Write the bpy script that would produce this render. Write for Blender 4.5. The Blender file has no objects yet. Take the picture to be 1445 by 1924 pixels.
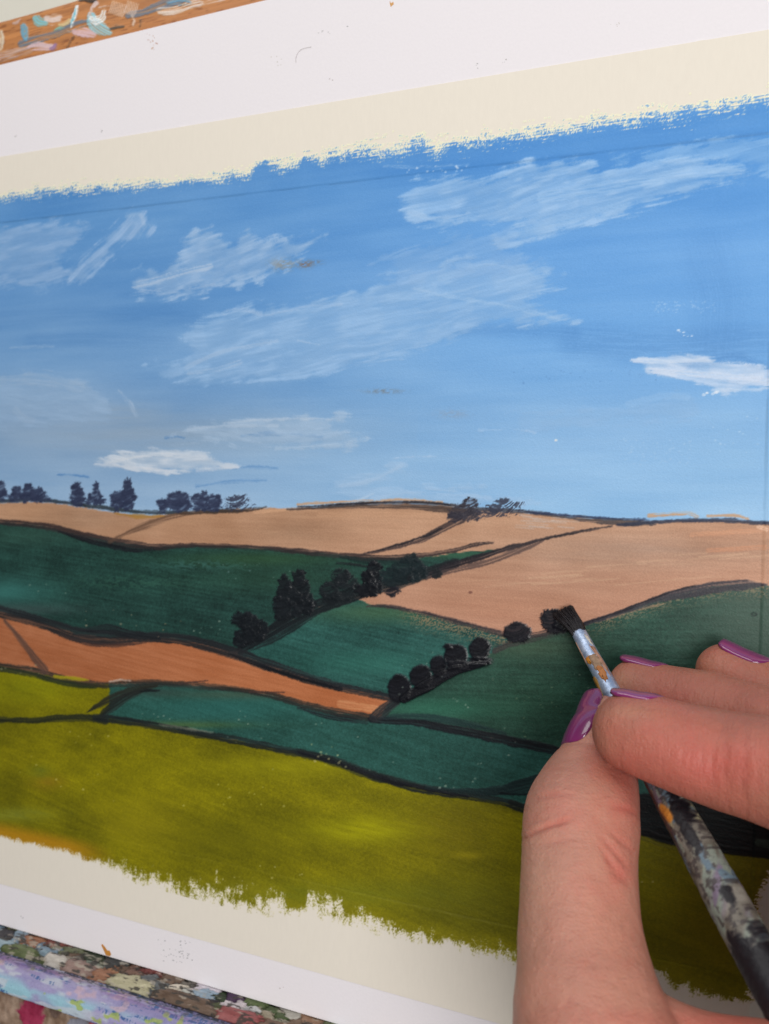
import bpy, bmesh, math, random
import numpy as np
from mathutils import Matrix, Vector, noise as mnoise

# =====================================================================
# Frame of the board: u right, v up, w out of the paper (millimetres).
# Camera: phone held about 17 cm in front of the board, yawed 22 degrees.
# =====================================================================
MM = 0.001
F = 1480.0                                   # focal length in photo pixels
CX, CY = 722.5, 962.0
Uc = np.array([3689.0, 116.0, -1480.0]); Uc /= np.linalg.norm(Uc)
Dc = np.array([-0.0339, 1.0, 0.0]); Dc -= Uc * Dc.dot(Uc); Dc /= np.linalg.norm(Dc)
Vc = -Dc
Wc = np.cross(Uc, Vc)
Oc = np.array([0.0, 0.0, 176.4])             # board origin in camera space (mm)
RB = np.stack([Uc, Vc, Wc], axis=1)          # board -> camera (columns)

def cam2board(P): return (np.asarray(P, float) - Oc) @ RB
def board2cam(P): return np.asarray(P, float) @ RB.T + Oc
def project(P):
    C = board2cam(P)
    return CX + F * C[..., 0] / C[..., 2], CY + F * C[..., 1] / C[..., 2]
def ray(px, py): return np.array([(px - CX) / F, (py - CY) / F, 1.0])
def at_z(px, py, z): return cam2board(ray(px, py) * z)      # photo pixel + depth (mm) -> board mm
def on_board(px, py, w=0.0):
    d = ray(px, py)
    t = (Oc + Wc * w).dot(Wc) / d.dot(Wc)
    return cam2board(d * t)

TILT = math.radians(14)                       # the easel leans back
BM = Matrix(((1, 0, 0, 0),
             (0, math.sin(TILT), -math.cos(TILT), 0),
             (0, math.cos(TILT), math.sin(TILT), 1.05),
             (0, 0, 0, 1)))
scene = bpy.context.scene
col = scene.collection

# ---------------------------------------------------------------- camera
cam_d = bpy.data.cameras.new('camera')
cam = bpy.data.objects.new('camera', cam_d); col.objects.link(cam)
cpos = cam2board((0, 0, 0))
cx_, cy_, cz_ = RB.T @ np.array([1, 0, 0]), RB.T @ np.array([0, -1, 0]), RB.T @ np.array([0, 0, -1])
M = Matrix.Identity(4)
for i in range(3):
    M[i][0], M[i][1], M[i][2], M[i][3] = cx_[i], cy_[i], cz_[i], cpos[i] * MM
cam.matrix_world = BM @ M
cam_d.sensor_fit = 'VERTICAL'; cam_d.sensor_height = 36.0; cam_d.sensor_width = 27.0
cam_d.lens = 36.0 * F / 1924.0
cam_d.clip_start = 0.003; cam_d.clip_end = 20
cam_d.dof.use_dof = True
cam_d.dof.focus_distance = 0.152
cam_d.dof.aperture_fstop = cam_d.lens / 1.15
scene.camera = cam

# ---------------------------------------------------------------- light: soft ambient, one big window, one added top lamp
world = bpy.data.worlds.new('World'); scene.world = world
world.use_nodes = True
bg = world.node_tree.nodes['Background']
bg.inputs['Color'].default_value = (0.93, 0.95, 1.0, 1); bg.inputs['Strength'].default_value = 0.08

def area_light(name, pos, target, sx, sy, power, color):
    ld = bpy.data.lights.new(name, 'AREA'); ld.shape = 'RECTANGLE'
    ld.size, ld.size_y, ld.energy, ld.color = sx, sy, power, color
    o = bpy.data.objects.new(name, ld); col.objects.link(o)
    p = BM @ Vector([c * MM for c in pos]); t = BM @ Vector([c * MM for c in target])
    o.matrix_world = Matrix.Translation(p) @ (t - p).to_track_quat('-Z', 'Y').to_matrix().to_4x4()
    return o
area_light('window_light', (300, -30, 560), (20, 0, 0), 0.28, 0.34, 2.85, (1.0, 0.985, 0.97))
area_light('added_top_light', (-140, 560, 400), (0, 20, 0), 0.7, 0.4, 2.9, (1.0, 0.985, 0.965))  # unseen lamp, added to make the board brighter towards the top

scene.view_settings.view_transform = 'Standard'
scene.view_settings.look = 'None'
scene.view_settings.exposure = 0.0
scene.view_settings.gamma = 1.0
scene.view_settings.use_curve_mapping = False
scene.cycles.use_denoising = True

# =====================================================================
# helpers
# =====================================================================
rng = np.random.default_rng(7)
_tab = rng.random((512, 512))
def vnoise(x, y, seed=0):
    x = x + seed * 37.17; y = y + seed * 91.73
    xi = np.floor(x).astype(np.int64); yi = np.floor(y).astype(np.int64)
    fx = x - xi; fy = y - yi
    fx = fx * fx * fx * (fx * (fx * 6 - 15) + 10); fy = fy * fy * fy * (fy * (fy * 6 - 15) + 10)
    x0, x1, y0, y1 = xi & 511, (xi + 1) & 511, yi & 511, (yi + 1) & 511
    a = _tab[y0, x0] * (1 - fx) + _tab[y0, x1] * fx
    b = _tab[y1, x0] * (1 - fx) + _tab[y1, x1] * fx
    return a * (1 - fy) + b * fy
def fbm(x, y, seed=0, octv=3):
    s = 0; a = 1.0; t = 0
    for k in range(octv):
        s = s + a * vnoise(x * 2 ** k, y * 2 ** k, seed + k * 13); t += a; a *= 0.55
    return s / t            # 0..1, mean .5
def sstep(a, b, x):
    t = np.clip((x - a) / (b - a), 0, 1); return t * t * (3 - 2 * t)
def lin(c):
    c = np.clip(np.asarray(c, float) / 255.0, 0, 1)
    return np.where(c <= 0.04045, c / 12.92, ((c + 0.055) / 1.055) ** 2.4)
def curve(pts):
    pts = sorted(pts); xs = np.array([p[0] for p in pts], float); ys = np.array([p[1] for p in pts], float)
    s0 = (ys[1] - ys[0]) / (xs[1] - xs[0]); s1 = (ys[-1] - ys[-2]) / (xs[-1] - xs[-2])
    xs = np.concatenate([[xs[0] - 600], xs, [xs[-1] + 600]])
    ys = np.concatenate([[ys[0] - 600 * s0 * .5], ys, [ys[-1] + 600 * s1 * .5]])
    return lambda x: np.interp(x, xs, ys)

def new_mesh(name, V, quads=None, tris=None):
    me = bpy.data.meshes.new(name)
    V = np.asarray(V, np.float32)
    me.vertices.add(len(V)); me.vertices.foreach_set('co', V.ravel())
    fl = quads if quads is not None else tris
    k = fl.shape[1]; n = len(fl)
    me.loops.add(n * k); me.loops.foreach_set('vertex_index', fl.astype(np.int32).ravel())
    me.polygons.add(n); me.polygons.foreach_set('loop_start', np.arange(0, n * k, k, dtype=np.int32))
    me.polygons.foreach_set('loop_total', np.full(n, k, np.int32))
    me.polygons.foreach_set('use_smooth', np.ones(n, bool))
    me.update(calc_edges=True); me.validate()
    return me
def set_col(me, rgb_lin, name='Col'):
    a = me.color_attributes.new(name, 'FLOAT_COLOR', 'POINT')
    n = len(me.vertices)
    d = np.ones((n, 4), np.float32); d[:, :3] = rgb_lin
    a.data.foreach_set('color', d.ravel())

def obj(name, me, mat, parent=None, label=None, cat=None, kind=None, group=None):
    o = bpy.data.objects.new(name, me); col.objects.link(o)
    if mat and me: me.materials.append(mat)
    if parent: o.parent = parent
    else: o.matrix_world = BM
    if label: o['label'] = label
    if cat: o['category'] = cat
    if kind: o['kind'] = kind
    if group: o['group'] = group
    return o
def empty(name, label=None, cat=None):
    o = bpy.data.objects.new(name, None); col.objects.link(o); o.matrix_world = BM
    o.empty_display_size = 0.02
    if label: o['label'] = label
    if cat: o['category'] = cat
    return o
def from_bm(name, bm, smooth=True):
    me = bpy.data.meshes.new(name); bm.to_mesh(me); bm.free()
    if smooth: me.polygons.foreach_set('use_smooth', np.ones(len(me.polygons), bool))
    return me
def prism(bm, pts_front, pts_back):
    a = [bm.verts.new(p) for p in pts_front]; b = [bm.verts.new(p) for p in pts_back]
    bm.faces.new(a); bm.faces.new(b[::-1]); n = len(a)
    for i in range(n): bm.faces.new((a[i], b[i], b[(i + 1) % n], a[(i + 1) % n]))

# ---------------------------------------------------------------- materials
def nt(name):
    m = bpy.data.materials.new(name); m.use_nodes = True
    t = m.node_tree; b = t.nodes['Principled BSDF']
    return m, t, b
def N(t, kind, **kw):
    n = t.nodes.new(kind)
    for k, v in kw.items():
        if k in n.inputs: n.inputs[k].default_value = v
        else: setattr(n, k, v)
    return n
def coord_noise(t, scale, vec=(1, 1, 1), detail=4, rough=0.6):
    tc = N(t, 'ShaderNodeTexCoord'); mp = N(t, 'ShaderNodeMapping'); mp.inputs['Scale'].default_value = vec
    t.links.new(tc.outputs['Object'], mp.inputs['Vector'])
    nz = N(t, 'ShaderNodeTexNoise'); nz.inputs['Scale'].default_value = scale
    nz.inputs['Detail'].default_value = detail; nz.inputs['Roughness'].default_value = rough
    t.links.new(mp.outputs['Vector'], nz.inputs['Vector'])
    return nz
def add_bump(t, b, height_socket, dist, strength=1.0, prev=None):
    bp = N(t, 'ShaderNodeBump'); bp.inputs['Strength'].default_value = strength; bp.inputs['Distance'].default_value = dist
    t.links.new(height_socket, bp.inputs['Height'])
    if prev: t.links.new(prev.outputs['Normal'], bp.inputs['Normal'])
    t.links.new(bp.outputs['Normal'], b.inputs['Normal'])
    return bp
def mul_noise(t, color_socket, nz, lo, hi):
    mr = N(t, 'ShaderNodeMapRange'); mr.inputs['From Min'].default_value = .3; mr.inputs['From Max'].default_value = .7
    mr.inputs['To Min'].default_value = lo; mr.inputs['To Max'].default_value = hi
    t.links.new(nz.outputs['Fac'], mr.inputs['Value'])
    mx = N(t, 'ShaderNodeVectorMath', operation='SCALE')
    t.links.new(color_socket, mx.inputs[0]); t.links.new(mr.outputs['Result'], mx.inputs['Scale'])
    return mx.outputs['Vector']

def paint_material(name, rough=0.5, spec=0.4, grain=0.00005, streak=0.00004, var=0.07, coat=0.0):
    m, t, b = nt(name)
    at = N(t, 'ShaderNodeVertexColor', layer_name='Col')
    n1 = coord_noise(t, 2600, (1, 1, 1), 3, .6)               # paper tooth
    n2 = coord_noise(t, 1400, (0.10, 1.0, 1.0), 4, .65)       # bristle marks along the stroke
    c = mul_noise(t, at.outputs['Color'], n1, 1 - var, 1 + var)
    c = mul_noise(t, c, n2, 1 - var * .4, 1 + var * .4)
    t.links.new(c, b.inputs['Base Color'])
    b.inputs['Roughness'].default_value = rough
    b.inputs['Specular IOR Level'].default_value = spec
    b.inputs['Coat Weight'].default_value = coat; b.inputs['Coat Roughness'].default_value = .15
    p = add_bump(t, b, n1.outputs['Fac'], grain)
    add_bump(t, b, n2.outputs['Fac'], streak, 1.0, p)
    return m
M_PAINT = paint_material('acrylic_paint', 0.5, 0.28, 0.00006, 0.000012, 0.07)
M_SKY = paint_material('sky_acrylic', 0.58, 0.3, 0.00005, 0.000012, 0.025)
M_WET = paint_material('wet_black_paint', 0.38, 0.4, 0.00003, 0.00003, 0.08)
M_CRUST = paint_material('dried_palette_paint', 0.5, 0.35, 0.00005, 0.00004, 0.08)

def plain(name, rgb, rough=.6, spec=.3, nscale=900, var=.03, bump=0.00003, vec=(1, 1, 1)):
    m, t, b = nt(name)
    rgbn = N(t, 'ShaderNodeRGB'); rgbn.outputs[0].default_value = (*lin(rgb), 1)
    nz = coord_noise(t, nscale, vec, 4)
    c = mul_noise(t, rgbn.outputs[0], nz, 1 - var, 1 + var)
    t.links.new(c, b.inputs['Base Color'])
    b.inputs['Roughness'].default_value = rough; b.inputs['Specular IOR Level'].default_value = spec
    add_bump(t, b, nz.outputs['Fac'], bump)
    return m
M_PAPER = plain('white_paper', (237, 232, 235), .75, .2, 1500, .012, .00003)
M_TAPE = plain('masking_tape', (234, 226, 212), .6, .3, 1100, .012, .00003, (1, .25, 1))
M_WALL = plain('pale_wall', (228, 225, 212), .9, .1, 20, .02, .001)

# =====================================================================
# canvas: a dense sheet that takes colour, relief and a part id
# =====================================================================
class Canvas:
    def __init__(s, P, nrm, base):
        s.P = P; s.ny, s.nx = P.shape[:2]; s.nrm = nrm
        s.px, s.py = [a.ravel() for a in project(P)]
        s.n = s.px.size
        s.bx = P[..., 0].ravel() / 0.11; s.by = -P[..., 1].ravel() / 0.11
        s.c = np.tile(np.asarray(base, float), (s.n, 1)); s.h = np.zeros(s.n); s.id = np.zeros(s.n, np.int32)
        s.cov = np.ones(s.n)
    def box(s, x0, y0, x1, y1, m=25):
        return np.nonzero((s.px > x0 - m) & (s.px < x1 + m) & (s.py > y0 - m) & (s.py < y1 + m))[0]
    def lay(s, i, a, rgb, ident=None, thick=0.0, th=.5):
        a = np.clip(a, 0, 1); rgb = np.asarray(rgb, float)
        s.c[i] = s.c[i] * (1 - a[:, None]) + rgb * a[:, None]
        if thick is not None: s.h[i] = s.h[i] + a * thick
        if ident is not None:
            k = i[a > th]; s.id[k] = ident
    def region(s, i, sd, rgb, ident, soft=1.5, jit=4.0, seed=0, thick=0.02, alpha=1.0, dirx=18., diry=3.):
        j = (fbm(s.bx[i] / dirx, s.by[i] / diry, seed) - .5) * 2 * jit
        a = sstep(-soft, soft, sd + j) * alpha
        s.lay(i, a, rgb, ident, thick)
    def streaks(s, i, amp, seed, L=90., W=4.0, ang=0.0):
        c, n = math.cos(ang), math.sin(ang)
        q = s.bx[i] * c + s.by[i] * n; r = -s.bx[i] * n + s.by[i] * c
        return (fbm(q / L, r / W, seed, 4) - .5) * 2 * amp
    def stroke(s, pts, wid, rgb, alpha=1.0, ident=None, seed=0, dry=0.25, soft=1.6, thick=0.03, fade=0.0, rid=0.02, edge=2.5):
        pts = np.asarray(pts, float); wid = np.asarray(wid, float)
        if wid.ndim == 0: wid = np.full(len(pts), float(wid))
        # smooth resample
        k = np.arange(len(pts)); kk = np.linspace(0, len(pts) - 1, (len(pts) - 1) * 6 + 1)
        if len(pts) > 2:
            pts = np.stack([catmull(pts[:, 0], kk), catmull(pts[:, 1], kk)], 1)
        else:
            pts = np.stack([np.interp(kk, k, pts[:, 0]), np.interp(kk, k, pts[:, 1])], 1)
        wid = np.interp(kk, k, wid)
        m = wid.max() + 8
        i = s.box(pts[:, 0].min(), pts[:, 1].min(), pts[:, 0].max(), pts[:, 1].max(), m)
        if len(i) == 0: return
        X, Y = s.px[i], s.py[i]
        best = np.full(len(i), 1e9); sgn = np.zeros(len(i)); par = np.zeros(len(i)); ww = np.zeros(len(i))
        acc = 0.0
        for q in range(len(pts) - 1):
            ax, ay = pts[q]; bx, by = pts[q + 1]; dx, dy = bx - ax, by - ay; L = math.hypot(dx, dy) + 1e-9
            near = np.nonzero((X > min(ax, bx) - m) & (X < max(ax, bx) + m) & (Y > min(ay, by) - m) & (Y < max(ay, by) + m))[0]
            xx, yy = X[near], Y[near]
            t = np.clip(((xx - ax) * dx + (yy - ay) * dy) / L ** 2, 0, 1)
            d = np.hypot(xx - ax - t * dx, yy - ay - t * dy)
            b = d < best[near]; g = near[b]
            best[g] = d[b]; par[g] = acc + t[b] * L
            sgn[g] = (((xx - ax) * dy - (yy - ay) * dx) / L)[b]
            ww[g] = (wid[q] * (1 - t) + wid[q + 1] * t)[b]
            acc += L
        near = best < m; i = i[near]; best, par, sgn, ww = best[near], par[near], sgn[near], ww[near]
        e = (fbm(par / 22, np.sign(sgn) * 3.3 + seed, seed) - .5) * 1.8 * edge + (vnoise(s.bx[i] / 3., s.by[i] / 3., seed + 3) - .5) * edge * .5
        br = fbm(par / 70., sgn / 2.2, seed + 5, 3)
        a = sstep(-soft, soft, ww / 2 - best + e)
        a = a * (1 - dry * sstep(.45, .75, br) * 1.2)
        if fade: a = a * (1 - fade * par / acc)
        s.lay(i, a * alpha, np.asarray(rgb, float) + ((br - .5) * 26)[:, None], ident, thick)
        s.h[i] += a * alpha * (br - .5) * rid
    def dab(s, cx, cy, rx, ry, rgb, alpha=1.0, ident=None, seed=0, edge=3.0, thick=.06, dry=.1, soft=1.5, ang=None, rid=.12):
        i = s.box(cx - rx, cy - ry, cx + rx, cy + ry, 12)
        x, y = s.px[i] - cx, s.py[i] - cy
        r = np.sqrt((x / rx) ** 2 + (y / ry) ** 2 + 1e-9); m = min(rx, ry)
        th = np.arctan2(y / ry, x / rx)
        e = (fbm(np.cos(th) * 2.2 + 5, np.sin(th) * 2.2 + 5, seed, 3) - .5) * 2 * edge * 1.5 + (vnoise(s.bx[i] / 2.5, s.by[i] / 2.5, seed + 9) - .5) * edge * 1.3
        sd = (1 - r) * m + e
        a = sstep(-soft, soft, sd)
        # curved bristle marks
        q = (y + 0.35 * x + 0.02 * x * x) if ang is None else (-x * math.sin(ang) + y * math.cos(ang))
        p = (x - .3 * y) if ang is None else (x * math.cos(ang) + y * math.sin(ang))
        br = fbm(p / 26., q / 2.6, seed + 4, 2)
        a = a * (1 - dry * sstep(.5, .75, br) * 1.3)
        s.lay(i, a * alpha, np.asarray(rgb, float) + ((br - .5) * 22)[:, None], ident, thick)
        s.h[i] += a * (br - .5) * rid
    def cloud(s, poly, rgb, alpha, ident, seed, ang=-.1, soft=9., jit=14., dry=.5, L=120., W=9.):
        poly = np.asarray(poly, float)
        i = s.box(poly[:, 0].min(), poly[:, 1].min(), poly[:, 0].max(), poly[:, 1].max(), 45)
        X, Y = s.px[i], s.py[i]
        d = np.full(len(i), 1e9); ins = np.zeros(len(i), bool); n = len(poly)
        for q in range(n):
            ax, ay = poly[q]; bx, by = poly[(q + 1) % n]; dx, dy = bx - ax, by - ay
            t = np.clip(((X - ax) * dx + (Y - ay) * dy) / (dx * dx + dy * dy + 1e-9), 0, 1)
            d = np.minimum(d, np.hypot(X - ax - t * dx, Y - ay - t * dy))
            if ay != by:
                cr = ((ay > Y) != (by > Y)) & (X < (bx - ax) * (Y - ay) / (by - ay) + ax); ins ^= cr
        sd = np.where(ins, d, -d)
        ux, uy = s.bx[i], s.by[i]
        wx = ux + 40 * (fbm(ux / 200, uy / 120, seed + 1, 2) - .5); wy = uy + 30 * (fbm(ux / 190, uy / 110, seed + 2, 2) - .5)
        q = wx * math.cos(ang) + wy * math.sin(ang); r = -wx * math.sin(ang) + wy * math.cos(ang)
        grain = fbm(q / 75, r / 12, seed + 3, 3); fine = fbm(q / 40, r / 3.5, seed + 7, 2); iso = fbm(wx / 30, wy / 20, seed + 4, 3); dot = vnoise(ux / 2.1, uy / 2.1, seed + 5)
        a = sstep(-soft * 2.4, soft * 2.2, sd + (iso - .5) * jit * 2.0 + (grain - .5) * jit * 1.2)
        edge_w = 4 * a * (1 - a)
        cover = sstep(.12, .88, a + ((fine - .5) * .55 + (grain - .5) * .9 + (dot - .5) * .35) * edge_w)
        a2 = alpha * cover * (.66 + .34 * sstep(.34, .64, grain)) * (.80 + .20 * sstep(.35, .6, iso)) * (.93 + .14 * (fine - .5) * 2)
        s.lay(i, a2, np.asarray(rgb, float) + ((grain - .5) * 20 + (fine - .5) * 10)[:, None], None, .03)
        s.h[i] += a2 * (grain - .5) * .05
        if ident is not None: s.id[i[a * np.clip(sd, -5, 9) > 2]] = ident
    def flecks(s, x0, y0, x1, y1, n, rgb, rad=1.6, seed=0, alpha=.9):
        r = np.random.default_rng(seed + 1000)
        cx, cy = r.uniform(x0, x1, n), r.uniform(y0, y1, n)
        for a, b in zip(cx, cy):
            q = rad * r.uniform(.6, 1.4)
            i = s.box(a, b, a, b, q * 3 + 2)
            d = np.hypot((s.px[i] - a) / 1.3, s.py[i] - b)
            s.lay(i, sstep(q + .8, q - .8, d) * alpha * r.uniform(.5, 1), rgb, None, .02)
    def build(s, entries, mat_default, gain=1.0, relief=1.0, covmin=.06):
        """entries: id -> (name, label, parent, material)"""
        P = s.P.reshape(-1, 3) + (s.nrm.reshape(-1, 3) if s.nrm.ndim == 3 else s.nrm[None, :]) * (s.h * relief)[:, None]
        P = P * MM
        idx = np.arange(s.n).reshape(s.ny, s.nx)
        q = np.stack([idx[1:, :-1], idx[1:, 1:], idx[:-1, 1:], idx[:-1, :-1]], -1).reshape(-1, 4)
        keep = s.cov[q].max(1) > covmin
        q = q[keep]
        fid = s.id[q[:, 0]]
        rgb = lin(s.c) * gain
        # vertex normals from the whole sheet so that parts meet without seams
        G = P.reshape(s.ny, s.nx, 3)
        du = np.gradient(G, axis=1); dv = np.gradient(G, axis=0)
        nr = np.cross(dv, du).reshape(-1, 3); nr /= np.linalg.norm(nr, axis=1, keepdims=True) + 1e-20
        ref = (s.nrm.reshape(-1, 3) if s.nrm.ndim == 3 else s.nrm[None, :])
        flip = np.sum(nr * ref, 1) < 0; nr[flip] *= -1
        if flip.mean() > .5: pass
        # face winding check
        a, b_, c_ = P[q[0, 0]], P[q[0, 1]], P[q[0, 2]]
        fn = np.cross(b_ - a, c_ - a)
        if fn.dot(nr[q[0, 0]]) < 0: q = q[:, ::-1]
        out = {}
        for k, (name, label, parent, mat) in entries.items():
            f = q[fid == k]
            if len(f) == 0: continue
            u, inv = np.unique(f, return_inverse=True)
            me = new_mesh(name, P[u], quads=inv.reshape(-1, 4))
            set_col(me, rgb[u])
            try: me.normals_split_custom_set_from_vertices([tuple(v) for v in nr[u]])
            except Exception: pass
            par = out.get(parent, parent) if isinstance(parent, int) else parent
            out[k] = obj(name, me, mat or mat_default, par, label)
        return out

def catmull(v, kk):
    v = np.asarray(v, float); n = len(v)
    i = np.clip(np.floor(kk).astype(int), 0, n - 2); t = kk - i
    p0 = v[np.clip(i - 1, 0, n - 1)]; p1 = v[i]; p2 = v[i + 1]; p3 = v[np.clip(i + 2, 0, n - 1)]
    return .5 * (2 * p1 + (p2 - p0) * t + (2 * p0 - 5 * p1 + 4 * p2 - p3) * t ** 2 + (3 * p1 - p0 - 3 * p2 + p3) * t ** 3)

# =====================================================================
# setting: pale wall behind the easel
# =====================================================================
bm = bmesh.new()
prism(bm, [Vector((x, y, -.07)) for x, y in ((-1.6, -1.2), (1.6, -1.2), (1.6, 1.2), (-1.6, 1.2))],
      [Vector((x, y, -.12)) for x, y in ((-1.6, -1.2), (1.6, -1.2), (1.6, 1.2), (-1.6, 1.2))])
obj('wall', from_bm('wall', bm, False), M_WALL, kind='structure')

# =====================================================================
# the painting: paper, masking tape, paint
# =====================================================================
pTL, pTR = on_board(0, 122), on_board(500, 0)
pBL, pBR = on_board(0, 1737), on_board(600, 1914)
def line_v(a, b): s = (b[1] - a[1]) / (b[0] - a[0]); return lambda u: a[1] + s * (u - a[0])
v_paper_top, v_paper_bot = line_v(pTL, pTR), line_v(pBL, pBR)
v_tt_out = line_v(on_board(0, 295), on_board(1445, 56))
v_tt_in = line_v(on_board(265, 386), on_board(1445, 247))
v_bt_in = line_v(on_board(541, 1650), on_board(1409, 1843))
v_bt_out = line_v(on_board(0, 1660), on_board(700, 1856))
u_rt_in = 0.5 * (on_board(1441, 900)[0] + on_board(1410, 1843)[0])
a_, b_ = on_board(1441, 900), on_board(1410, 1843)
def u_right(v): return a_[0] + (b_[0] - a_[0]) * (v - a_[1]) / (b_[1] - a_[1])
U_L = on_board(0, 960)[0] - 30.0
U_R = u_rt_in + 32.0
print('u_L', U_L, 'u_rt', a_, b_, 'top', v_paper_top(0), 'bot', v_paper_bot(0), v_tt_out(0), v_tt_in(0), v_bt_in(0), v_bt_out(0))

painting = empty('landscape_painting', 'half finished acrylic painting of rolling fields under a blue sky, edges masked with tape', 'painting')

def strip(name, us, vt, vb, w0, w1, mat, parent, label=None, wob=0.0, bulge=None, nv=14):
    """thin sheet between two lines, with real thickness"""
    us = np.asarray(us); nu = len(us)
    T = np.linspace(0, 1, nv)
    front = np.zeros((nv, nu, 3))
    for j, t in enumerate(T):
        front[j, :, 0] = us; front[j, :, 1] = vt(us) * (1 - t) + vb(us) * t; front[j, :, 2] = w1
    if bulge is not None: front[..., 2] += bulge(front[..., 0], front[..., 1])
    back = front.copy(); back[..., 2] = w0
    V = np.concatenate([front.reshape(-1, 3), back.reshape(-1, 3)]) * MM
    idx = np.arange(nv * nu).reshape(nv, nu); o = nv * nu
    q = [np.stack([idx[1:, :-1], idx[1:, 1:], idx[:-1, 1:], idx[:-1, :-1]], -1).reshape(-1, 4)]
    q.append(q[0][:, ::-1] + o)
    def side(e): return np.stack([e[:-1], e[1:], e[1:] + o, e[:-1] + o], -1)
    q += [side(idx[0]), side(idx[-1][::-1]), side(idx[:, 0][::-1]), side(idx[:, -1])]
    me = new_mesh(name, V, quads=np.concatenate(q))
    o_ = obj(name, me, mat, parent, label)
    try:
        me.polygons.foreach_set('use_smooth', np.zeros(len(me.polygons), bool))
    except Exception: pass
    return o_
us = np.linspace(U_L, U_R, 60)
strip('paper_sheet', us, v_paper_top, v_paper_bot, -0.45, 0.0, M_PAPER, painting, 'white paper sheet with bare margins above and below the tape', nv=24)
bot_t = np.linspace(0, 1, 80)
def wrinkle(u, v):
    c0, c1 = on_board(1318, 72), on_board(1275, 165)
    t = np.clip(((u - c0[0]) * (c1[0] - c0[0]) + (v - c0[1]) * (c1[1] - c0[1])) / ((c1 - c0)[:2] ** 2).sum(), 0, 1)
    d = np.hypot(u - c0[0] - t * (c1[0] - c0[0]), v - c0[1] - t * (c1[1] - c0[1]))
    return .16 * np.exp(-(d / .7) ** 2) * (1 - t * .8)
uw = np.unique(np.concatenate([np.linspace(U_L + 1, U_R - 3, 60), np.linspace(u_rt_in - 24, u_rt_in - 8, 60)]))
strip('masking_tape', uw, v_tt_out, v_tt_in, 0.012, 0.10, M_TAPE, painting, 'cream masking tape along the top of the painting, creased near its right end', bulge=wrinkle, nv=20)
strip('masking_tape', np.linspace(U_L + 1, U_R - 4, 60), v_bt_in, v_bt_out, 0.012, 0.10, M_TAPE, painting, 'cream masking tape along the bottom of the painting')
def rt(name):
    vs = np.linspace(v_tt_out(u_rt_in) + 4, v_bt_out(u_rt_in) - 4, 60)
    F_ = np.zeros((60, 4, 3))
    for j in range(4):
        F_[:, j, 0] = u_right(vs) + 19.0 * j / 3; F_[:, j, 1] = vs; F_[:, j, 2] = 0.16
    B_ = F_.copy(); B_[..., 2] = 0.105
    V = np.concatenate([F_.reshape(-1, 3), B_.reshape(-1, 3)]) * MM
    idx = np.arange(240).reshape(60, 4); o = 240
    q = [np.stack([idx[:-1, :-1], idx[:-1, 1:], idx[1:, 1:], idx[1:, :-1]], -1).reshape(-1, 4)[:, ::-1]]
    q.append(q[0][:, ::-1] + o)
    def side(e): return np.stack([e[:-1], e[1:], e[1:] + o, e[:-1] + o], -1)
    q += [side(idx[0]), side(idx[-1][::-1]), side(idx[:, 0][::-1]), side(idx[:, -1])]
    return new_mesh(name, V, quads=np.concatenate(q))
obj('masking_tape', rt('masking_tape'), M_TAPE, painting, 'cream masking tape down the right side of the painting')

# ------------------------------------------------------------- curves of the composition (photo pixels)
HZ = curve([(-250, 948), (0, 945), (52, 943), (97, 945), (131, 949), (194, 959), (249, 967), (287, 970), (329, 965), (381, 960), (432, 957), (491, 954), (566, 955), (642, 952), (694, 948), (763, 947), (830, 950), (880, 958), (977, 963), (1063, 972), (1123, 976), (1185, 979), (1262, 979), (1308, 978), (1370, 978), (1445, 983), (1700, 990)])
L1p = [(-250, 965), (0, 981), (52, 985), (104, 993), (156, 1006), (208, 1017), (260, 1024), (294, 1028), (346, 1025), (415, 1026), (500, 1030), (573, 1037), (642, 1044), (694, 1048), (746, 1048), (804, 1042), (856, 1034), (894, 1023), (927, 1019)]
H1p = [(452, 1222), (462, 1214), (504, 1190), (556, 1160), (608, 1137), (660, 1122), (700, 1107), (752, 1095), (811, 1074), (856, 1058), (908, 1044), (942, 1033), (994, 1020), (1029, 1011), (1081, 1001), (1150, 988), (1184, 983)]
L2p = [(-250, 1085), (0, 1149), (52, 1162), (104, 1178), (145, 1192), (208, 1199), (277, 1197), (329, 1200), (381, 1210), (432, 1225), (500, 1248), (575, 1273), (637, 1290), (699, 1303), (737, 1312)]
L3a = [(690, 1139), (735, 1140), (787, 1151), (838, 1163), (890, 1176), (949, 1192), (998, 1194), (1025, 1190)]
L3b = [(1025, 1190), (1060, 1182), (1099, 1172), (1154, 1155), (1216, 1132), (1262, 1117), (1308, 1107), (1354, 1100), (1400, 1096), (1445, 1100), (1700, 1120)]
L4p = [(-250, 1205), (0, 1252), (52, 1260), (104, 1273), (156, 1283), (187, 1286), (242, 1284), (311, 1284), (381, 1289), (450, 1296), (512, 1307), (575, 1325), (637, 1339), (699, 1349)]
L5p = [(699, 1350), (716, 1353), (782, 1357), (845, 1369), (907, 1381), (969, 1394), (1031, 1407), (1200, 1440), (1445, 1480), (1700, 1520)]
L6p = [(180, 1348), (208, 1351), (260, 1358), (311, 1367), (363, 1376), (415, 1386), (450, 1392), (512, 1405), (595, 1422), (637, 1434), (699, 1456), (761, 1474), (824, 1487), (886, 1497), (948, 1507), (986, 1520), (1200, 1568), (1256, 1584), (1346, 1598), (1445, 1610), (1700, 1640)]
L7p = [(-250, 1345), (0, 1352), (52, 1354), (104, 1350), (166, 1349), (197, 1354)]
cL1, cL5, cL6 = curve(L1p), curve(L4p + L5p[1:]), curve(L7p + L6p[1:])
G1bot = curve(L2p[:9] + [(432, 1224)] + H1p)
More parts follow.
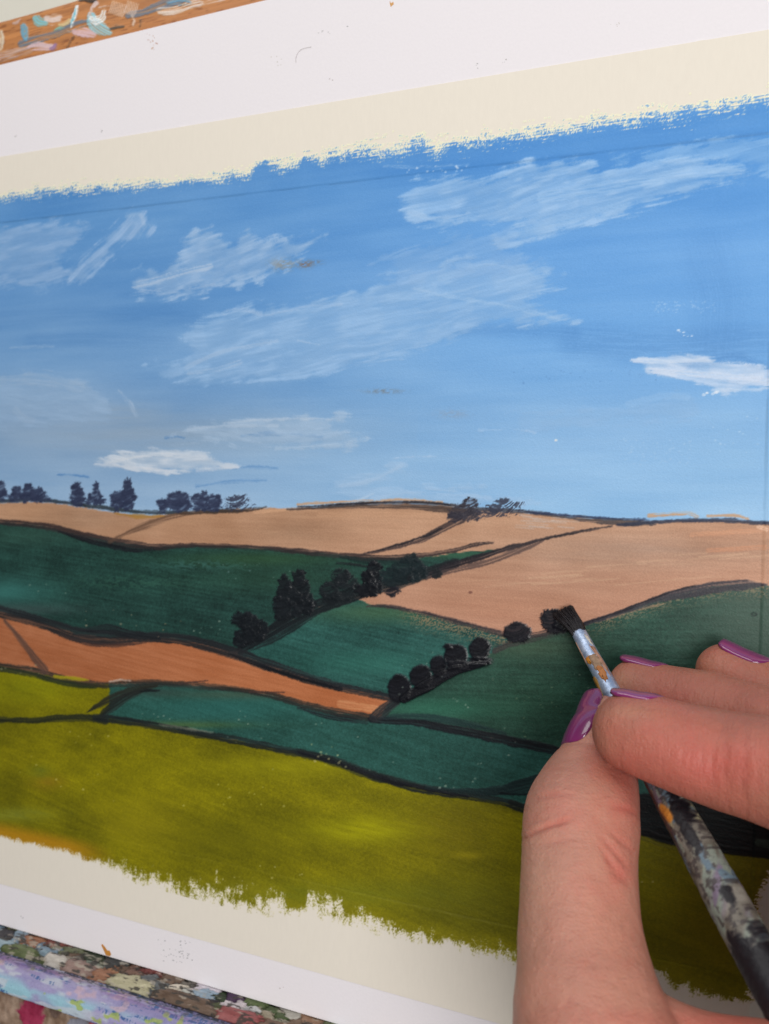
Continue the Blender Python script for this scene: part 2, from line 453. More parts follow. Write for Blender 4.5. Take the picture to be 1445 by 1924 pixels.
G1top = curve(L1p[:-4] + [(781, 1049), (832, 1042), (880, 1036), (935, 1033), (960, 1040)])
G2top = curve([(440, 1236)] + H1p[:6] + [(690, 1134)] + L3a[1:])
G2bot = curve([(438, 1228), (500, 1249)] + L2p[11:] + [(760, 1303), (845, 1258), (900, 1238), (960, 1208), (1015, 1190)])
G4top = curve([(699, 1349), (720, 1333), (745, 1312), (845, 1258), (900, 1238), (960, 1208), (1010, 1193)] + L3b[1:])
TOPs = curve([(-250, 405), (0, 380), (100, 370), (200, 361), (300, 352), (400, 344), (470, 333), (482, 316), (498, 312), (512, 326), (560, 318), (572, 296), (582, 308), (600, 318), (640, 312), (660, 300), (680, 303), (722, 301), (822, 299), (922, 281), (1022, 262), (1122, 249), (1222, 239), (1322, 228), (1385, 218), (1445, 203), (1700, 160)])
TOPd = curve([(-250, 375), (0, 364), (200, 350), (400, 334), (470, 322), (490, 308), (560, 300), (572, 290), (600, 296), (660, 284), (722, 262), (822, 262), (922, 250), (1022, 240), (1122, 226), (1222, 205), (1322, 194), (1445, 176), (1700, 140)])
BOTs = curve([(-250, 1530), (0, 1570), (62, 1583), (104, 1592), (166, 1606), (228, 1624), (291, 1643), (353, 1654), (415, 1664), (478, 1672), (534, 1688), (546, 1706), (572, 1710), (580, 1672), (600, 1680), (645, 1700), (708, 1726), (757, 1750), (791, 1755), (853, 1765), (915, 1776), (969, 1784), (1100, 1800), (1225, 1815), (1260, 1830), (1300, 1848), (1345, 1866), (1380, 1876), (1412, 1880), (1500, 1890)])
BOTd = curve([(-250, 1536), (0, 1576), (62, 1590), (104, 1601), (166, 1621), (228, 1645), (291, 1667), (353, 1686), (415, 1700), (478, 1706), (536, 1710), (552, 1720), (575, 1718), (579, 1706), (645, 1727), (708, 1745), (757, 1764), (791, 1770), (853, 1782), (915, 1795), (969, 1803), (1100, 1815), (1239, 1832), (1267, 1856), (1326, 1874), (1377, 1882), (1412, 1884), (1500, 1893)])

STEP = 0.2
v_hi = max(on_board(1445, 165)[1], on_board(0, 340)[1], on_board(1600, 130)[1]) + 1
v_lo = min(on_board(1412, 1890)[1], on_board(0, 1590)[1]) - 1
ug = np.arange(U_L + 1.5, u_rt_in + 9.0, STEP); vg = np.arange(v_hi, v_lo, -STEP)
UU, VV = np.meshgrid(ug, vg)
tapew = np.zeros_like(UU)
d_t = np.minimum.reduce([v_tt_in(UU) - VV, VV - v_bt_in(UU), u_right(VV) - UU])   # >0 inside the picture
tapew = 0.10 * sstep(0.34, 0.04, d_t) + 0.06 * sstep(.34, .04, u_right(VV) - UU)
P = np.stack([UU, VV, 0.03 + tapew], -1)
cv = Canvas(P, np.array([0, 0, 1.0]), (96, 148, 202))
px, py, bx, by = cv.px, cv.py, cv.bx, cv.by
ALL = np.arange(cv.n)
print('canvas', cv.nx, cv.ny, cv.n)

# ---- sky
SKY, TAN, GA, GB, GC, GD, RED, OLA, OLB = 1, 2, 3, 4, 5, 6, 7, 8, 9
top = TOPs(px); hz = HZ(px)
t = np.clip((py - top) / (hz - top), 0, 1.2)
right = np.clip(px / 1445, -.2, 1.2)
sk_t = np.array([0, .08, .3, .55, .75, 1.0])
skL = np.array([(88, 145, 204), (97, 152, 208), (100, 152, 207), (114, 160, 208), (138, 170, 204), (146, 180, 214)], float)
skR = np.array([(78, 144, 212), (84, 149, 216), (102, 162, 224), (108, 166, 224), (128, 178, 226), (146, 191, 230)], float)
cl = np.stack([np.interp(t, sk_t, skL[:, k]) for k in range(3)], 1)
cr = np.stack([np.interp(t, sk_t, skR[:, k]) for k in range(3)], 1)
f = sstep(.1, .75, right)[:, None]
c = cl * (1 - f) + cr * f
n = (fbm(bx / 240, by / 18, 21, 4) - .5) * 15 + (fbm(bx / 320, by / 90, 22, 3) - .5) * 30 + (vnoise(bx / 2.2, by / 2.2, 23) - .5) * 5
cv.c[:] = c + n[:, None] * np.array([1.0, .75, .45])
cv.id[:] = SKY
cv.h += (fbm(bx / 160, by / 4, 24, 3) - .5) * .012
# grey-ish warm veil low on the left
i = cv.box(-200, 770, 760, 900)
a = np.exp(-((px[i] - 330) / 300) ** 2 - ((py[i] - 815) / 38) ** 2) * .35 * (0.6 + .8 * fbm(bx[i] / 120, by[i] / 6, 31))
cv.lay(i, a, (150, 163, 175), None, 0)
i = cv.box(100, 740, 300, 800)
a = np.exp(-((px[i] - 235) / 60) ** 2 - ((py[i] - 775) / 16) ** 2) * .35 * fbm(bx[i] / 50, by[i] / 5, 32)
cv.lay(i, a, (180, 176, 170), None, 0)
# darker streaks of blue
for k, (pts, w, al) in enumerate([([(60, 640), (180, 636), (320, 640)], 26, .15), ([(0, 600), (200, 590), (360, 600)], 30, .12),
      ([(110, 893), (140, 892), (166, 896)], 4, .7), ([(370, 914), (430, 905), (500, 902)], 5, .45), ([(440, 880), (480, 877), (520, 880)], 4, .4),
      ([(455, 818), (520, 815), (605, 820)], 5, .5), ([(312, 824), (330, 820), (345, 821)], 4, .6), ([(1080, 640), (1250, 650), (1420, 640)], 60, .22),
      ([(1330, 480), (1350, 560), (1345, 640)], 90, .12), ([(1290, 690), (1380, 672), (1445, 700)], 20, .3), ([(860, 620), (960, 618), (1080, 625)], 26, .2)]):
    cv.stroke(pts, w, (66, 122, 186), al, None, 40 + k, dry=.5, soft=w * .3 + 1, edge=4)
CLOUDS = [
 ([(-120, 440), (0, 428), (60, 420), (165, 424), (152, 445), (126, 475), (110, 500), (132, 520), (80, 536), (0, 532), (-120, 520)], (150, 182, 220), .75, -.08),
 ([(255, 398), (277, 415), (281, 432), (255, 446), (215, 466), (190, 492), (172, 522), (142, 535), (128, 515), (150, 490), (180, 470), (200, 440), (235, 414)], (158, 188, 224), .75, -.6),
 ([(243, 535), (250, 515), (300, 505), (345, 487), (350, 455), (365, 440), (400, 425), (404, 445), (440, 460), (465, 430), (480, 455), (520, 455), (560, 450), (612, 440), (575, 470), (550, 490), (490, 520), (400, 541), (310, 560), (270, 552)], (160, 190, 224), .85, -.2),
 ([(278, 692), (340, 680), (362, 655), (345, 625), (385, 598), (450, 578), (490, 582), (600, 560), (690, 545), (740, 522), (820, 508), (880, 488), (960, 490), (1035, 503), (1000, 515), (1055, 525), (1000, 545), (985, 562), (1030, 580), (1075, 604), (1000, 606), (900, 612), (860, 635), (800, 655), (740, 667), (640, 690), (560, 710), (450, 716), (380, 712), (308, 714)], (150, 187, 226), .85, -.14),
 ([(755, 376), (790, 346), (860, 330), (900, 336), (1000, 310), (1080, 303), (1130, 322), (1220, 306), (1300, 300), (1400, 308), (1425, 325), (1340, 346), (1230, 380), (1120, 410), (1040, 436), (990, 456), (940, 466), (925, 445), (990, 418), (900, 414), (830, 420), (780, 408)], (150, 188, 228), .95, -.14),
 ([(1150, 300), (1260, 280), (1380, 262), (1460, 255), (1560, 250), (1560, 340), (1445, 335), (1418, 318), (1340, 300), (1250, 296)], (150, 190, 230), .6, -.16),
 ([(700, 500), (790, 462), (880, 440), (960, 440), (940, 470), (1020, 500), (900, 512), (780, 530)], (138, 178, 222), .55, -.25),
 ([(-120, 700), (0, 702), (60, 703), (150, 720), (192, 745), (209, 772), (200, 792), (120, 792), (50, 797), (-120, 808)], (150, 180, 212), .7, .1),
 ([(175, 868), (240, 850), (270, 842), (350, 845), (380, 852), (420, 868), (446, 878), (340, 885), (300, 887), (230, 880)], (204, 214, 226), .95, .06),
 ([(330, 818), (365, 805), (430, 790), (520, 785), (645, 787), (600, 802), (692, 824), (640, 844), (560, 840), (430, 822)], (165, 190, 216), .7, .04),
 ([(1188, 676), (1240, 668), (1330, 667), (1340, 680), (1410, 686), (1460, 696), (1560, 700), (1560, 730), (1445, 722), (1360, 740), (1325, 720), (1265, 706), (1215, 692)], (198, 214, 236), .95, .06),
 ([(1170, 768), (1270, 735), (1315, 760), (1290, 785), (1180, 794), (980, 802), (950, 780)], (140, 180, 220), .6, -.1),
 ([(625, 905), (652, 900), (760, 872), (740, 890), (700, 915), (760, 925), (880, 918), (1010, 945), (900, 950), (760, 948), (655, 952), (640, 930)], (160, 192, 224), .6, .02),
]
CL0 = 20
for (cx, cy, rx, ry, al, rgb) in [(1080, 800, 330, 60, .35, (160, 196, 230)), (820, 900, 300, 40, .3, (164, 198, 230)), (90, 770, 170, 46, .3, (166, 190, 216)), (1380, 850, 120, 90, .25, (160, 200, 230)), (560, 660, 260, 50, .22, (150, 188, 226)), (1000, 400, 240, 50, .2, (140, 184, 230)), (840, 520, 180, 50, .25, (144, 186, 230))]:
    i = cv.box(cx - 2 * rx, cy - 2 * ry, cx + 2 * rx, cy + 2 * ry)
    a = np.exp(-((px[i] - cx) / rx) ** 2 - ((py[i] - cy) / ry) ** 2) * al * (.5 + fbm(bx[i] / 160, by[i] / 14, int(cx), 4) + .3 * (vnoise(bx[i] / 2.4, by[i] / 2.4, 33) - .5))
    cv.lay(i, a, rgb, None, 0)
for k, (poly, rgb, al, ang) in enumerate(CLOUDS):
    cv.cloud(poly, rgb, al, CL0 + k, 60 + k * 7, ang, soft=8 if k not in (8, 10) else 4, jit=13 if k not in (8, 10) else 7, dry=.32)
# brighter brush touches in the clouds
for k, (pts, w, al, rgb) in enumerate([
   ([(255, 535), (300, 525), (360, 508), (395, 500)], 12, .55, (196, 212, 232)), ([(262, 545), (320, 548), (400, 532)], 10, .4, (190, 208, 232)),
   ([(350, 690), (420, 660), (520, 640)], 9, .35, (190, 210, 234)), ([(355, 700), (400, 695), (450, 680)], 7, .4, (196, 214, 236)), ([(560, 640), (575, 644), (600, 648)], 4, .35, (205, 220, 238)),
   ([(500, 590), (570, 577), (640, 570)], 8, .35, (190, 210, 236)), ([(420, 590), (455, 582), (490, 590)], 7, .4, (190, 210, 236)),
   ([(780, 545), (860, 560), (950, 575), (1050, 600)], 7, .35, (182, 210, 238)), ([(770, 400), (830, 412), (880, 402)], 12, .4, (176, 206, 238)),
   ([(1020, 370), (1150, 350), (1300, 325), (1390, 318)], 22, .4, (172, 206, 240)), ([(960, 440), (1060, 415), (1180, 385)], 16, .3, (172, 206, 240)),
   ([(1200, 676), (1260, 680), (1340, 676)], 10, .6, (214, 226, 242)), ([(1220, 695), (1330, 705), (1445, 715)], 12, .6, (210, 222, 240)), ([(1340, 735), (1400, 732), (1445, 728)], 7, .6, (206, 222, 242)),
   ([(200, 868), (280, 855), (340, 857)], 8, .6, (220, 226, 234)), ([(180, 872), (260, 878), (330, 884)], 6, .6, (216, 222, 232)), ([(370, 884), (420, 878), (450, 876)], 5, .5, (206, 216, 230)),
   ([(355, 806), (440, 800), (520, 802)], 7, .5, (190, 208, 228)), ([(420, 795), (520, 787), (640, 787)], 4, .5, (200, 214, 230)), ([(520, 842), (600, 838), (690, 826)], 6, .4, (190, 210, 230)),
   ([(222, 735), (240, 752), (256, 782)], 7, .5, (184, 204, 226)), ([(0, 716), (80, 712), (150, 728)], 20, .25, (180, 200, 222)), ([(30, 770), (45, 785), (60, 790)], 12, .2, (182, 202, 224)),
   ([(640, 912), (690, 905), (755, 873)], 8, .35, (182, 206, 232)), ([(640, 948), (670, 940), (700, 926)], 6, .5, (200, 218, 238)), ([(700, 935), (800, 922), (920, 935)], 8, .35, (182, 208, 236)),
   ([(900, 808), (960, 806), (1005, 814)], 3, .5, (180, 208, 238)), ([(740, 860), (780, 858), (820, 857)], 2.5, .5, (190, 212, 238)), ([(20, 655), (60, 652), (100, 651)], 4, .4, (170, 196, 224)),
   ([(240, 408), (262, 402), (270, 420)], 9, .35, (180, 204, 232)), ([(1180, 760), (1240, 745), (1290, 745)], 14, .25, (170, 204, 238)), ([(860, 500), (920, 495), (960, 505)], 8, .3, (176, 206, 238)),
   ([(722, 312), (790, 314), (880, 310)], 4, .35, (190, 214, 240)), ([(730, 560), (800, 560), (880, 548)], 10, .25, (170, 204, 238))]):
    cv.stroke(pts, w, rgb, al, None, 200 + k, dry=.75, soft=2.5, edge=4, thick=.03, rid=.04)
cv.flecks(1225, 566, 1345, 588, 60, (170, 204, 238), 1.3, 1, .5)
cv.flecks(1270, 620, 1310, 632, 8, (205, 225, 245), 1.8, 2)
cv.flecks(1160, 825, 1300, 874, 60, (170, 204, 234), 1.4, 3, .5)
cv.flecks(1340, 780, 1440, 850, 14, (180, 212, 238), 1.4, 4, .6)
cv.flecks(1320, 735, 1350, 742, 5, (225, 235, 246), 2.2, 5)
cv.flecks(960, 690, 1240, 725, 30, (80, 125, 180), 1.1, 6, .5)
cv.flecks(760, 310, 880, 326, 16, (200, 220, 240), 1.5, 7, .7)
cv.flecks(1044, 824, 1047, 828, 1, (230, 232, 228), 2.6, 8)
# brown smudges
i = cv.box(500, 480, 620, 510)
for (cx, cy, rx, ry, rgb, al) in [(533, 497, 24, 10, (142, 140, 132), .7), (574, 497, 11, 6, (134, 98, 72), .9), (592, 493, 14, 4, (120, 110, 105), .6), (722, 735, 30, 4, (120, 110, 100), .55), (850, 778, 30, 8, (150, 150, 160), .3)]:
    i = cv.box(cx - 2 * rx, cy - 2 * ry, cx + 2 * rx, cy + 2 * ry)
    a = np.exp(-((px[i] - cx) / rx) ** 2 - ((py[i] - cy) / ry) ** 2) * al * sstep(.3, .6, fbm(bx[i] / 6, by[i] / 3, 77))
    cv.lay(i, a, rgb, None, .02)

# ---- far tan hills (everything below the horizon starts as tan)
i = cv.box(-400, 930, 1700, 1400)
X, Y = px[i], py[i]
f = sstep(940, 1190, Y)[:, None]; g = sstep(300, 1100, X)[:, None]
tc = (np.array((188, 146, 115)) * (1 - f) + np.array((184, 135, 108)) * f)
for (cx, cy, rx, ry, al, rgb) in [(555, 1000, 95, 30, .75, (164, 127, 100)), (150, 972, 110, 24, .7, (164, 128, 102)), (420, 1000, 90, 26, .35, (172, 130, 100)), (1200, 1035, 260, 34, .75, (168, 136, 114)), (1060, 1090, 160, 30, .3, (172, 132, 108)), (760, 1000, 90, 24, .4, (196, 152, 120)), (40, 960, 60, 16, .4, (196, 150, 116)), (1380, 1005, 90, 16, .5, (192, 144, 114)), (960, 1150, 120, 30, .4, (190, 136, 106))]:
    m_ = np.exp(-((X - cx) / rx) ** 2 - ((Y - cy) / ry) ** 2)[:, None] * al * (.6 + .8 * fbm(bx[i] / 90, by[i] / 10, int(cx)))[:, None]
    m_ = np.clip(m_, 0, 1); tc = tc * (1 - m_) + np.array(rgb, float) * m_
tc = tc + g * np.array((2, 2, 4)) + ((fbm(bx[i] / 150, by[i] / 7, 101, 4) - .5) * 14 + (vnoise(bx[i] / 2.2, by[i] / 2.2, 105) - .5) * 6)[:, None] * np.array((1, 1, .9)) + ((fbm(bx[i] / 90, by[i] / 60, 102, 2) - .5) * 18)[:, None]
cv.region(i, Y - HZ(X), tc, TAN, 2, 3, 103)
k = i[Y - HZ(X) > 0]
cv.h[k] += (fbm(bx[k] / 120, by[k] / 3., 104, 3) - .5) * .03
# thin paler scratches on the right hand tan field
r_ = np.random.default_rng(5)
for q in range(34):
    x0 = r_.uniform(800, 1380); y0 = r_.uniform(1015, 1105); L = r_.uniform(40, 180)
    if y0 < 1150 - .12 * (x0 - 700) - 40: continue
    cv.stroke([(x0, y0), (x0 + L / 2, y0 - L * r_.uniform(.01, .06)), (x0 + L, y0 - L * r_.uniform(.04, .1))], r_.uniform(1.5, 4), (214, 178, 146), r_.uniform(.2, .45), None, 300 + q, dry=.6, edge=1)
for q in range(16):
    x0 = r_.uniform(960, 1050); y0 = r_.uniform(968, 992)
    cv.stroke([(x0, y0), (x0 + r_.uniform(20, 60), y0 + 3)], 2, (196, 186, 180), .5, None, 340 + q, dry=.5, edge=1)
for (pts, w, al, rgb) in [([(1300, 1005), (1370, 1000), (1440, 996)], 8, .4, (222, 160, 122)), ([(1330, 1035), (1400, 1030), (1440, 1028)], 8, .5, (212, 148, 112)),
                          ([(1425, 990), (1440, 995)], 8, .8, (236, 196, 168)), ([(480, 964), (540, 957), (600, 957)], 5, .5, (226, 178, 140)), ([(600, 968), (720, 966), (830, 970)], 10, .25, (222, 176, 140))]:
    cv.stroke(pts, w, rgb, al, None, 370, dry=.5, edge=2)
cv.stroke([(215, 964), (260, 970), (310, 970)], [3, 9, 2], (166, 122, 50), .7, None, 371, dry=.2)
for q, (pts, w) in enumerate([([(560, 948), (640, 942), (700, 941)], 5), ([(690, 944), (760, 939), (830, 944)], 5), ([(1220, 968), (1290, 964), (1310, 970)], 8), ([(1330, 970), (1380, 969), (1405, 974)], 5)]):
    cv.stroke(pts, w, (206, 156, 112), .8, None, 372 + q, dry=.6, edge=2)

def field(top_, bot_, x0, x1, rgbf, ident, seed, jit=3.0, ymin=940, ymax=1750, soft=1.8, thick=.03, extra=None, ang=.05):
    i = cv.box(x0, ymin, x1, ymax, 0)
    X, Y = px[i], py[i]
    sd = np.minimum(Y - top_(X), bot_(X) - Y)
    if extra is not None: sd = np.minimum(sd, extra(X, Y))
    ok = sd > -10; i = i[ok]; X, Y, sd = X[ok], Y[ok], sd[ok]
    cv.region(i, sd, rgbf(X, Y, i), ident, soft, jit, seed, thick)
    k = i[sd > 0]
    cv.h[k] += cv.streaks(k, .03, seed + 3, 60, 3.0, ang) + (vnoise(bx[k] / 3, by[k] / 3, seed) - .5) * .02
def gtex(i, seed, ang=.05, a1=16, a2=14):
    return (cv.streaks(i, a1 * .9, seed, 110, 4.5, ang) + (fbm(bx[i] / 70, by[i] / 40, seed + 1, 3) - .5) * 2 * a2 + (vnoise(bx[i] / 2, by[i] / 2, seed + 2) - .5) * 16 + (vnoise(bx[i] / 4.5, by[i] / 4, seed + 5) - .5) * 12)[:, None]
def gauss(X, Y, cx, cy, rx, ry): return np.exp(-((X - cx) / rx) ** 2 - ((Y - cy) / ry) ** 2)[:, None]

# upper dark green field
def cA(X, Y, i):
    c = np.array((32, 64, 58.)) + gtex(i, 400, .08) * np.array((.55, .95, .85))
    m = gauss(X, Y, 10, 1112, 90, 26) * .8; c = c * (1 - m) + np.array((58, 118, 112)) * m
    m = gauss(X, Y, 30, 1145, 120, 12) * .6; c = c * (1 - m) + np.array((66, 82, 82)) * m
    m = gauss(X, Y, 60, 1005, 110, 22) * .45; c = c * (1 - m) + np.array((62, 98, 84)) * m
    m = gauss(X, Y, 480, 1050, 150, 14) * .6; c = c * (1 - m) + np.array((50, 84, 50)) * m
    m = gauss(X, Y, 520, 1085, 180, 30) * .35; c = c * (1 - m) + np.array((44, 78, 54)) * m
    m = gauss(X, Y, 370, 1062, 90, 10) * .45 * sstep(.4, .6, fbm(bx[i] / 12, by[i] / 4, 405))[:, None]; c = c * (1 - m) + np.array((70, 120, 116)) * m
    m = gauss(X, Y, 250, 1095, 120, 16) * .35 * sstep(.45, .6, fbm(bx[i] / 10, by[i] / 4, 406))[:, None]; c = c * (1 - m) + np.array((62, 112, 92)) * m
    m = gauss(X, Y, 860, 1043, 90, 8) * .6; c = c * (1 - m) + np.array((58, 104, 74)) * m
    return c
field(G1top, G1bot, -400, 965, cA, GA, 410)
def cB(X, Y, i):
    c = np.array((39, 82, 76.)) + gtex(i, 420, .13, 20, 14) * np.array((.6, .95, .9))
    m = gauss(X, Y, 720, 1150, 130, 20) * .6; c = c * (1 - m) + np.array((76, 106, 72)) * m
    m = gauss(X, Y, 690, 1245, 120, 26) * .5; c = c * (1 - m) + np.array((52, 118, 104)) * m
    d = (Y - G2top(X))[:, None]
    m = sstep(46, 4, d) * sstep(730, 800, X)[:, None] * sstep(.46, .62, vnoise(bx[i] / 2.0, by[i] / 1.7, 425) * .65 + fbm(bx[i] / 40, by[i] / 3, 426) * .35)[:, None] * .6
    return c * (1 - m) + np.array((190, 142, 104)) * m
field(G2top, G2bot, 430, 1020, cB, GB, 430, 3.5, ang=.12)
def cD(X, Y, i):
    c = np.array((40, 74, 62.)) + gtex(i, 440, -.1, 15, 16) * np.array((.65, .95, .85))
    m = gauss(X, Y, 830, 1330, 120, 22) * .6; c = c * (1 - m) + np.array((50, 116, 92)) * m
    m = gauss(X, Y, 1000, 1310, 110, 60) * .25; c = c * (1 - m) + np.array((40, 84, 56)) * m
    m = gauss(X, Y, 1000, 1215, 120, 26) * .5; c = c * (1 - m) + np.array((80, 96, 72)) * m
    m = sstep(1220, 1430, X)[:, None] * .7; c = c * (1 - m) + np.array((76, 96, 84)) * m  # grey window sheen painted into the green towards the right
    d = (Y - G4top(X))[:, None]
    m = sstep(40, 2, d) * sstep(1040, 1120, X)[:, None] * sstep(.5, .66, vnoise(bx[i] / 2.2, by[i] / 1.6, 445) * .6 + fbm(bx[i] / 50, by[i] / 3, 446) * .4)[:, None] * .6
    return c * (1 - m) + np.array((170, 138, 106)) * m
field(G4top, curve(L5p), 690, 1800, cD, GD, 450, 3, ang=-.08)
def cR(X, Y, i):
    f = sstep(0, 700, X)[:, None]
    return np.array((170, 104, 68.)) * (1 - f) + np.array((182, 110, 70)) * f + (cv.streaks(i, 10, 460, 140, 5, .12) + (fbm(bx[i] / 80, by[i] / 50, 461) - .5) * 22)[:, None]
field(curve(L2p), curve(L4p), -400, 735, cR, RED, 465, 2.5, extra=lambda X, Y: 724 - X - (Y - 1330) * .5)
cv.stroke([(640, 1322), (690, 1330), (715, 1334)], 14, (224, 164, 118), .5, None, 470, dry=.6)
# olive
BB = curve([(-400, 2300), (1800, 2300)])
def cO(X, Y, i):
    c = np.array((120, 114, 4.)) + (cv.streaks(i, 9, 480, 150, 8, .18) + (vnoise(bx[i] / 4, by[i] / 4, 483) - .5) * 14 + (fbm(bx[i] / 130, by[i] / 60, 481, 3) - .5) * 56)[:, None] * np.array((1, .9, .1)) + (vnoise(bx[i] / 2, by[i] / 2, 482) - .5)[:, None] * np.array((18, 17, 6))
    for (cx, cy, rx, ry, al, rgb) in [(690, 1560, 110, 26, .85, (164, 160, 8)), (260, 1545, 90, 50, .5, (142, 132, 16)), (60, 1290, 90, 34, .5, (134, 138, 10)), (560, 1440, 150, 22, .65, (154, 148, 12)), (460, 1580, 130, 40, .45, (104, 100, 6)), (90, 1470, 30, 14, .35, (150, 110, 30)), (75, 1450, 20, 12, .4, (96, 110, 40)), (850, 1560, 100, 50, .35, (134, 118, 18)), (640, 1680, 260, 26, .5, (112, 118, 26)), (900, 1700, 160, 60, .4, (118, 116, 22)), (1330, 1720, 140, 120, .45, (120, 108, 20)), (880, 1607, 30, 7, .6, (176, 160, 24)), (30, 1530, 70, 14, .5, (132, 140, 60))]:
        m = gauss(X, Y, cx, cy, rx, ry) * al * (.55 + .9 * fbm(bx[i] / 50, by[i] / 7, int(cx)))[:, None]
        m = np.clip(m, 0, 1); c = c * (1 - m) + np.array(rgb, float) * m
    d = (BOTs(X) - Y)[:, None]
    m = sstep(34, 6, d) * sstep(230, 120, X)[:, None] * .85; c = c * (1 - m) + np.array((186, 132, 24.)) * m
    m = sstep(30, 0, d) * sstep(250, 500, X)[:, None] * .3; c = c * (1 - m) + np.array((150, 140, 30.)) * m
    return c
field(curve(L4p[:5] + [(222, 1287), (226, 1352)] + L6p[2:]), BB, -400, 1800, cO, OLB, 485, 2.5, ymax=2100, ang=.18)
i = cv.box(-400, 1200, 215, 1360, 0); k = i[(cv.id[i] == OLB) & (py[i] < cL6(px[i]))]; cv.id[k] = OLA
def cC(X, Y, i):
    c = np.array((40, 84, 76.)) + gtex(i, 500, .13, 12, 12) * np.array((.6, .95, .95))
    m = gauss(X, Y, 420, 1330, 130, 24) * .5; c = c * (1 - m) + np.array((44, 108, 102)) * m
    m = gauss(X, Y, 290, 1300, 60, 10) * .5; c = c * (1 - m) + np.array((50, 64, 60)) * m
    m = gauss(X, Y, 450, 1305, 120, 9) * .5; c = c * (1 - m) + np.array((76, 82, 64)) * m
    m = gauss(X, Y, 330, 1362, 120, 7) * .5; c = c * (1 - m) + np.array((96, 112, 48)) * m
    return c
field(cL5, cL6, 190, 1800, cC, GC, 510, 3, extra=lambda X, Y: X - 206 + np.clip(Y - 1330, 0, 99) * .9, ang=.15)

# ---- hedges and field lines (dark translucent strokes)
DK, DKB, DKG = (26, 27, 36), (40, 42, 58), (24, 34, 36)
hid = [60]
entries_hedge = {}
def hedge(pts, w, rgb=DK, alpha=.95, dry=.3, fade=0, thick=.05, rid=.05, edge=2.5, seed=None, new=True, label=None):
    if new: hid[0] += 1
    entries_hedge[hid[0]] = label or entries_hedge.get(hid[0])
    cv.stroke(pts, w, rgb, alpha, hid[0], 600 + hid[0] * 3 if seed is None else seed, dry=dry, fade=fade, thick=thick, rid=rid, edge=edge)
# horizon line
hedge([(-250, 948), (0, 941), (60, 938), (100, 941), (160, 949)], [9, 9, 6, 8, 6], (48, 56, 66), .85, .3)
hedge([(150, 948), (220, 957), (290, 963), (350, 962)], [6, 8, 8, 5], (44, 52, 58), .85, .3, new=False)
hedge([(340, 965), (420, 960), (470, 958), (500, 953)], [4, 9, 8, 2], (52, 46, 44), .85, .4, new=False)
hedge([(540, 957), (610, 953), (694, 949), (763, 949), (830, 954), (870, 958)], [4, 8, 12, 15, 18, 16], (64, 54, 52), .82, .35, rid=.04)
hedge([(560, 952), (640, 948), (700, 945), (770, 943), (846, 948)], [3, 3, 4, 4, 3], (34, 32, 40), .85, .3, new=False)
hedge([(880, 957), (977, 961), (1063, 971), (1130, 978), (1200, 982), (1230, 983)], [8, 8, 8, 13, 14, 6], (66, 62, 66), .82, .4)
hedge([(990, 962), (1060, 968), (1130, 973), (1220, 977)], [3, 4, 4, 3], (44, 54, 84), .85, .2, new=False)
hedge([(1160, 987), (1250, 980), (1310, 978), (1370, 978), (1445, 983), (1600, 990)], [5, 7, 8, 9, 8, 8], (46, 52, 72), .9, .2, new=False)
# line over the upper green field
hedge(L1p, [11, 11, 12, 13, 15, 15, 14, 12, 10, 9, 9, 10, 11, 13, 12, 9, 8, 8, 2], (48, 40, 42), .86, .35)
hedge([(110, 998), (150, 1012), (200, 1025), (250, 1033), (296, 1033)], [2, 7, 10, 8, 1], (22, 24, 30), .9, .3, new=False)
hedge([(640, 1046), (700, 1056), (770, 1056)], [5, 12, 4], (22, 40, 40), .7, .4, new=False)
hedge([(633, 1058), (665, 1061), (694, 1066)], [2, 5, 3], (22, 26, 30), .85, .2, new=False)
# tracks in the far tan hill
hedge([(206, 1018), (235, 1004), (270, 988), (320, 972), (380, 961)], [4, 7, 13, 10, 5], (96, 72, 58), .7, .5)
hedge([(677, 1042), (729, 1031), (781, 1017), (815, 1002), (843, 988), (868, 975)], [4, 7, 10, 14, 14, 18], (62, 52, 54), .82, .45)
hedge([(690, 1038), (740, 1026), (790, 1010), (830, 993)], [2, 3, 4, 4], (32, 30, 36), .9, .2, new=False)
# hedge between upper green and right tan
hedge(H1p[:10], [14, 18, 24, 26, 26, 20, 20, 22, 20, 16], (24, 30, 34), .95, .25)
hedge([(470, 1222), (510, 1205), (560, 1176), (600, 1150)], [3, 8, 10, 4], (26, 36, 38), .85, .4, new=False)
hedge([(800, 1080), (856, 1060), (908, 1045), (942, 1033), (994, 1020), (1029, 1011), (1081, 1001), (1150, 988)], [8, 12, 13, 9, 6, 5, 5, 4], (36, 32, 38), .92, .25, new=False)
hedge([(800, 1086), (850, 1072), (910, 1058), (960, 1040), (1000, 1024), (1020, 1016)], [8, 8, 12, 12, 10, 3], (84, 68, 66), .75, .5, new=False)
hedge([(920, 1042), (960, 1030), (1010, 1015)], [3, 7, 4], (56, 48, 52), .7, .5, new=False)
# line under the upper green field
hedge(L2p, [20, 22, 22, 24, 28, 24, 20, 20, 22, 22, 22, 20, 18, 15, 13], (36, 38, 42), .92, .3)
hedge([(150, 1185), (200, 1181), (240, 1190), (300, 1199)], [4, 17, 16, 8], (30, 34, 38), .9, .35, new=False)
hedge([(110, 1190), (165, 1208), (215, 1211), (275, 1208)], [2, 9, 9, 2], (64, 48, 46), .8, .5, new=False)
hedge([(430, 1228), (500, 1253), (575, 1277), (640, 1295)], [3, 8, 8, 8], (18, 20, 26), .95, .2, new=False)
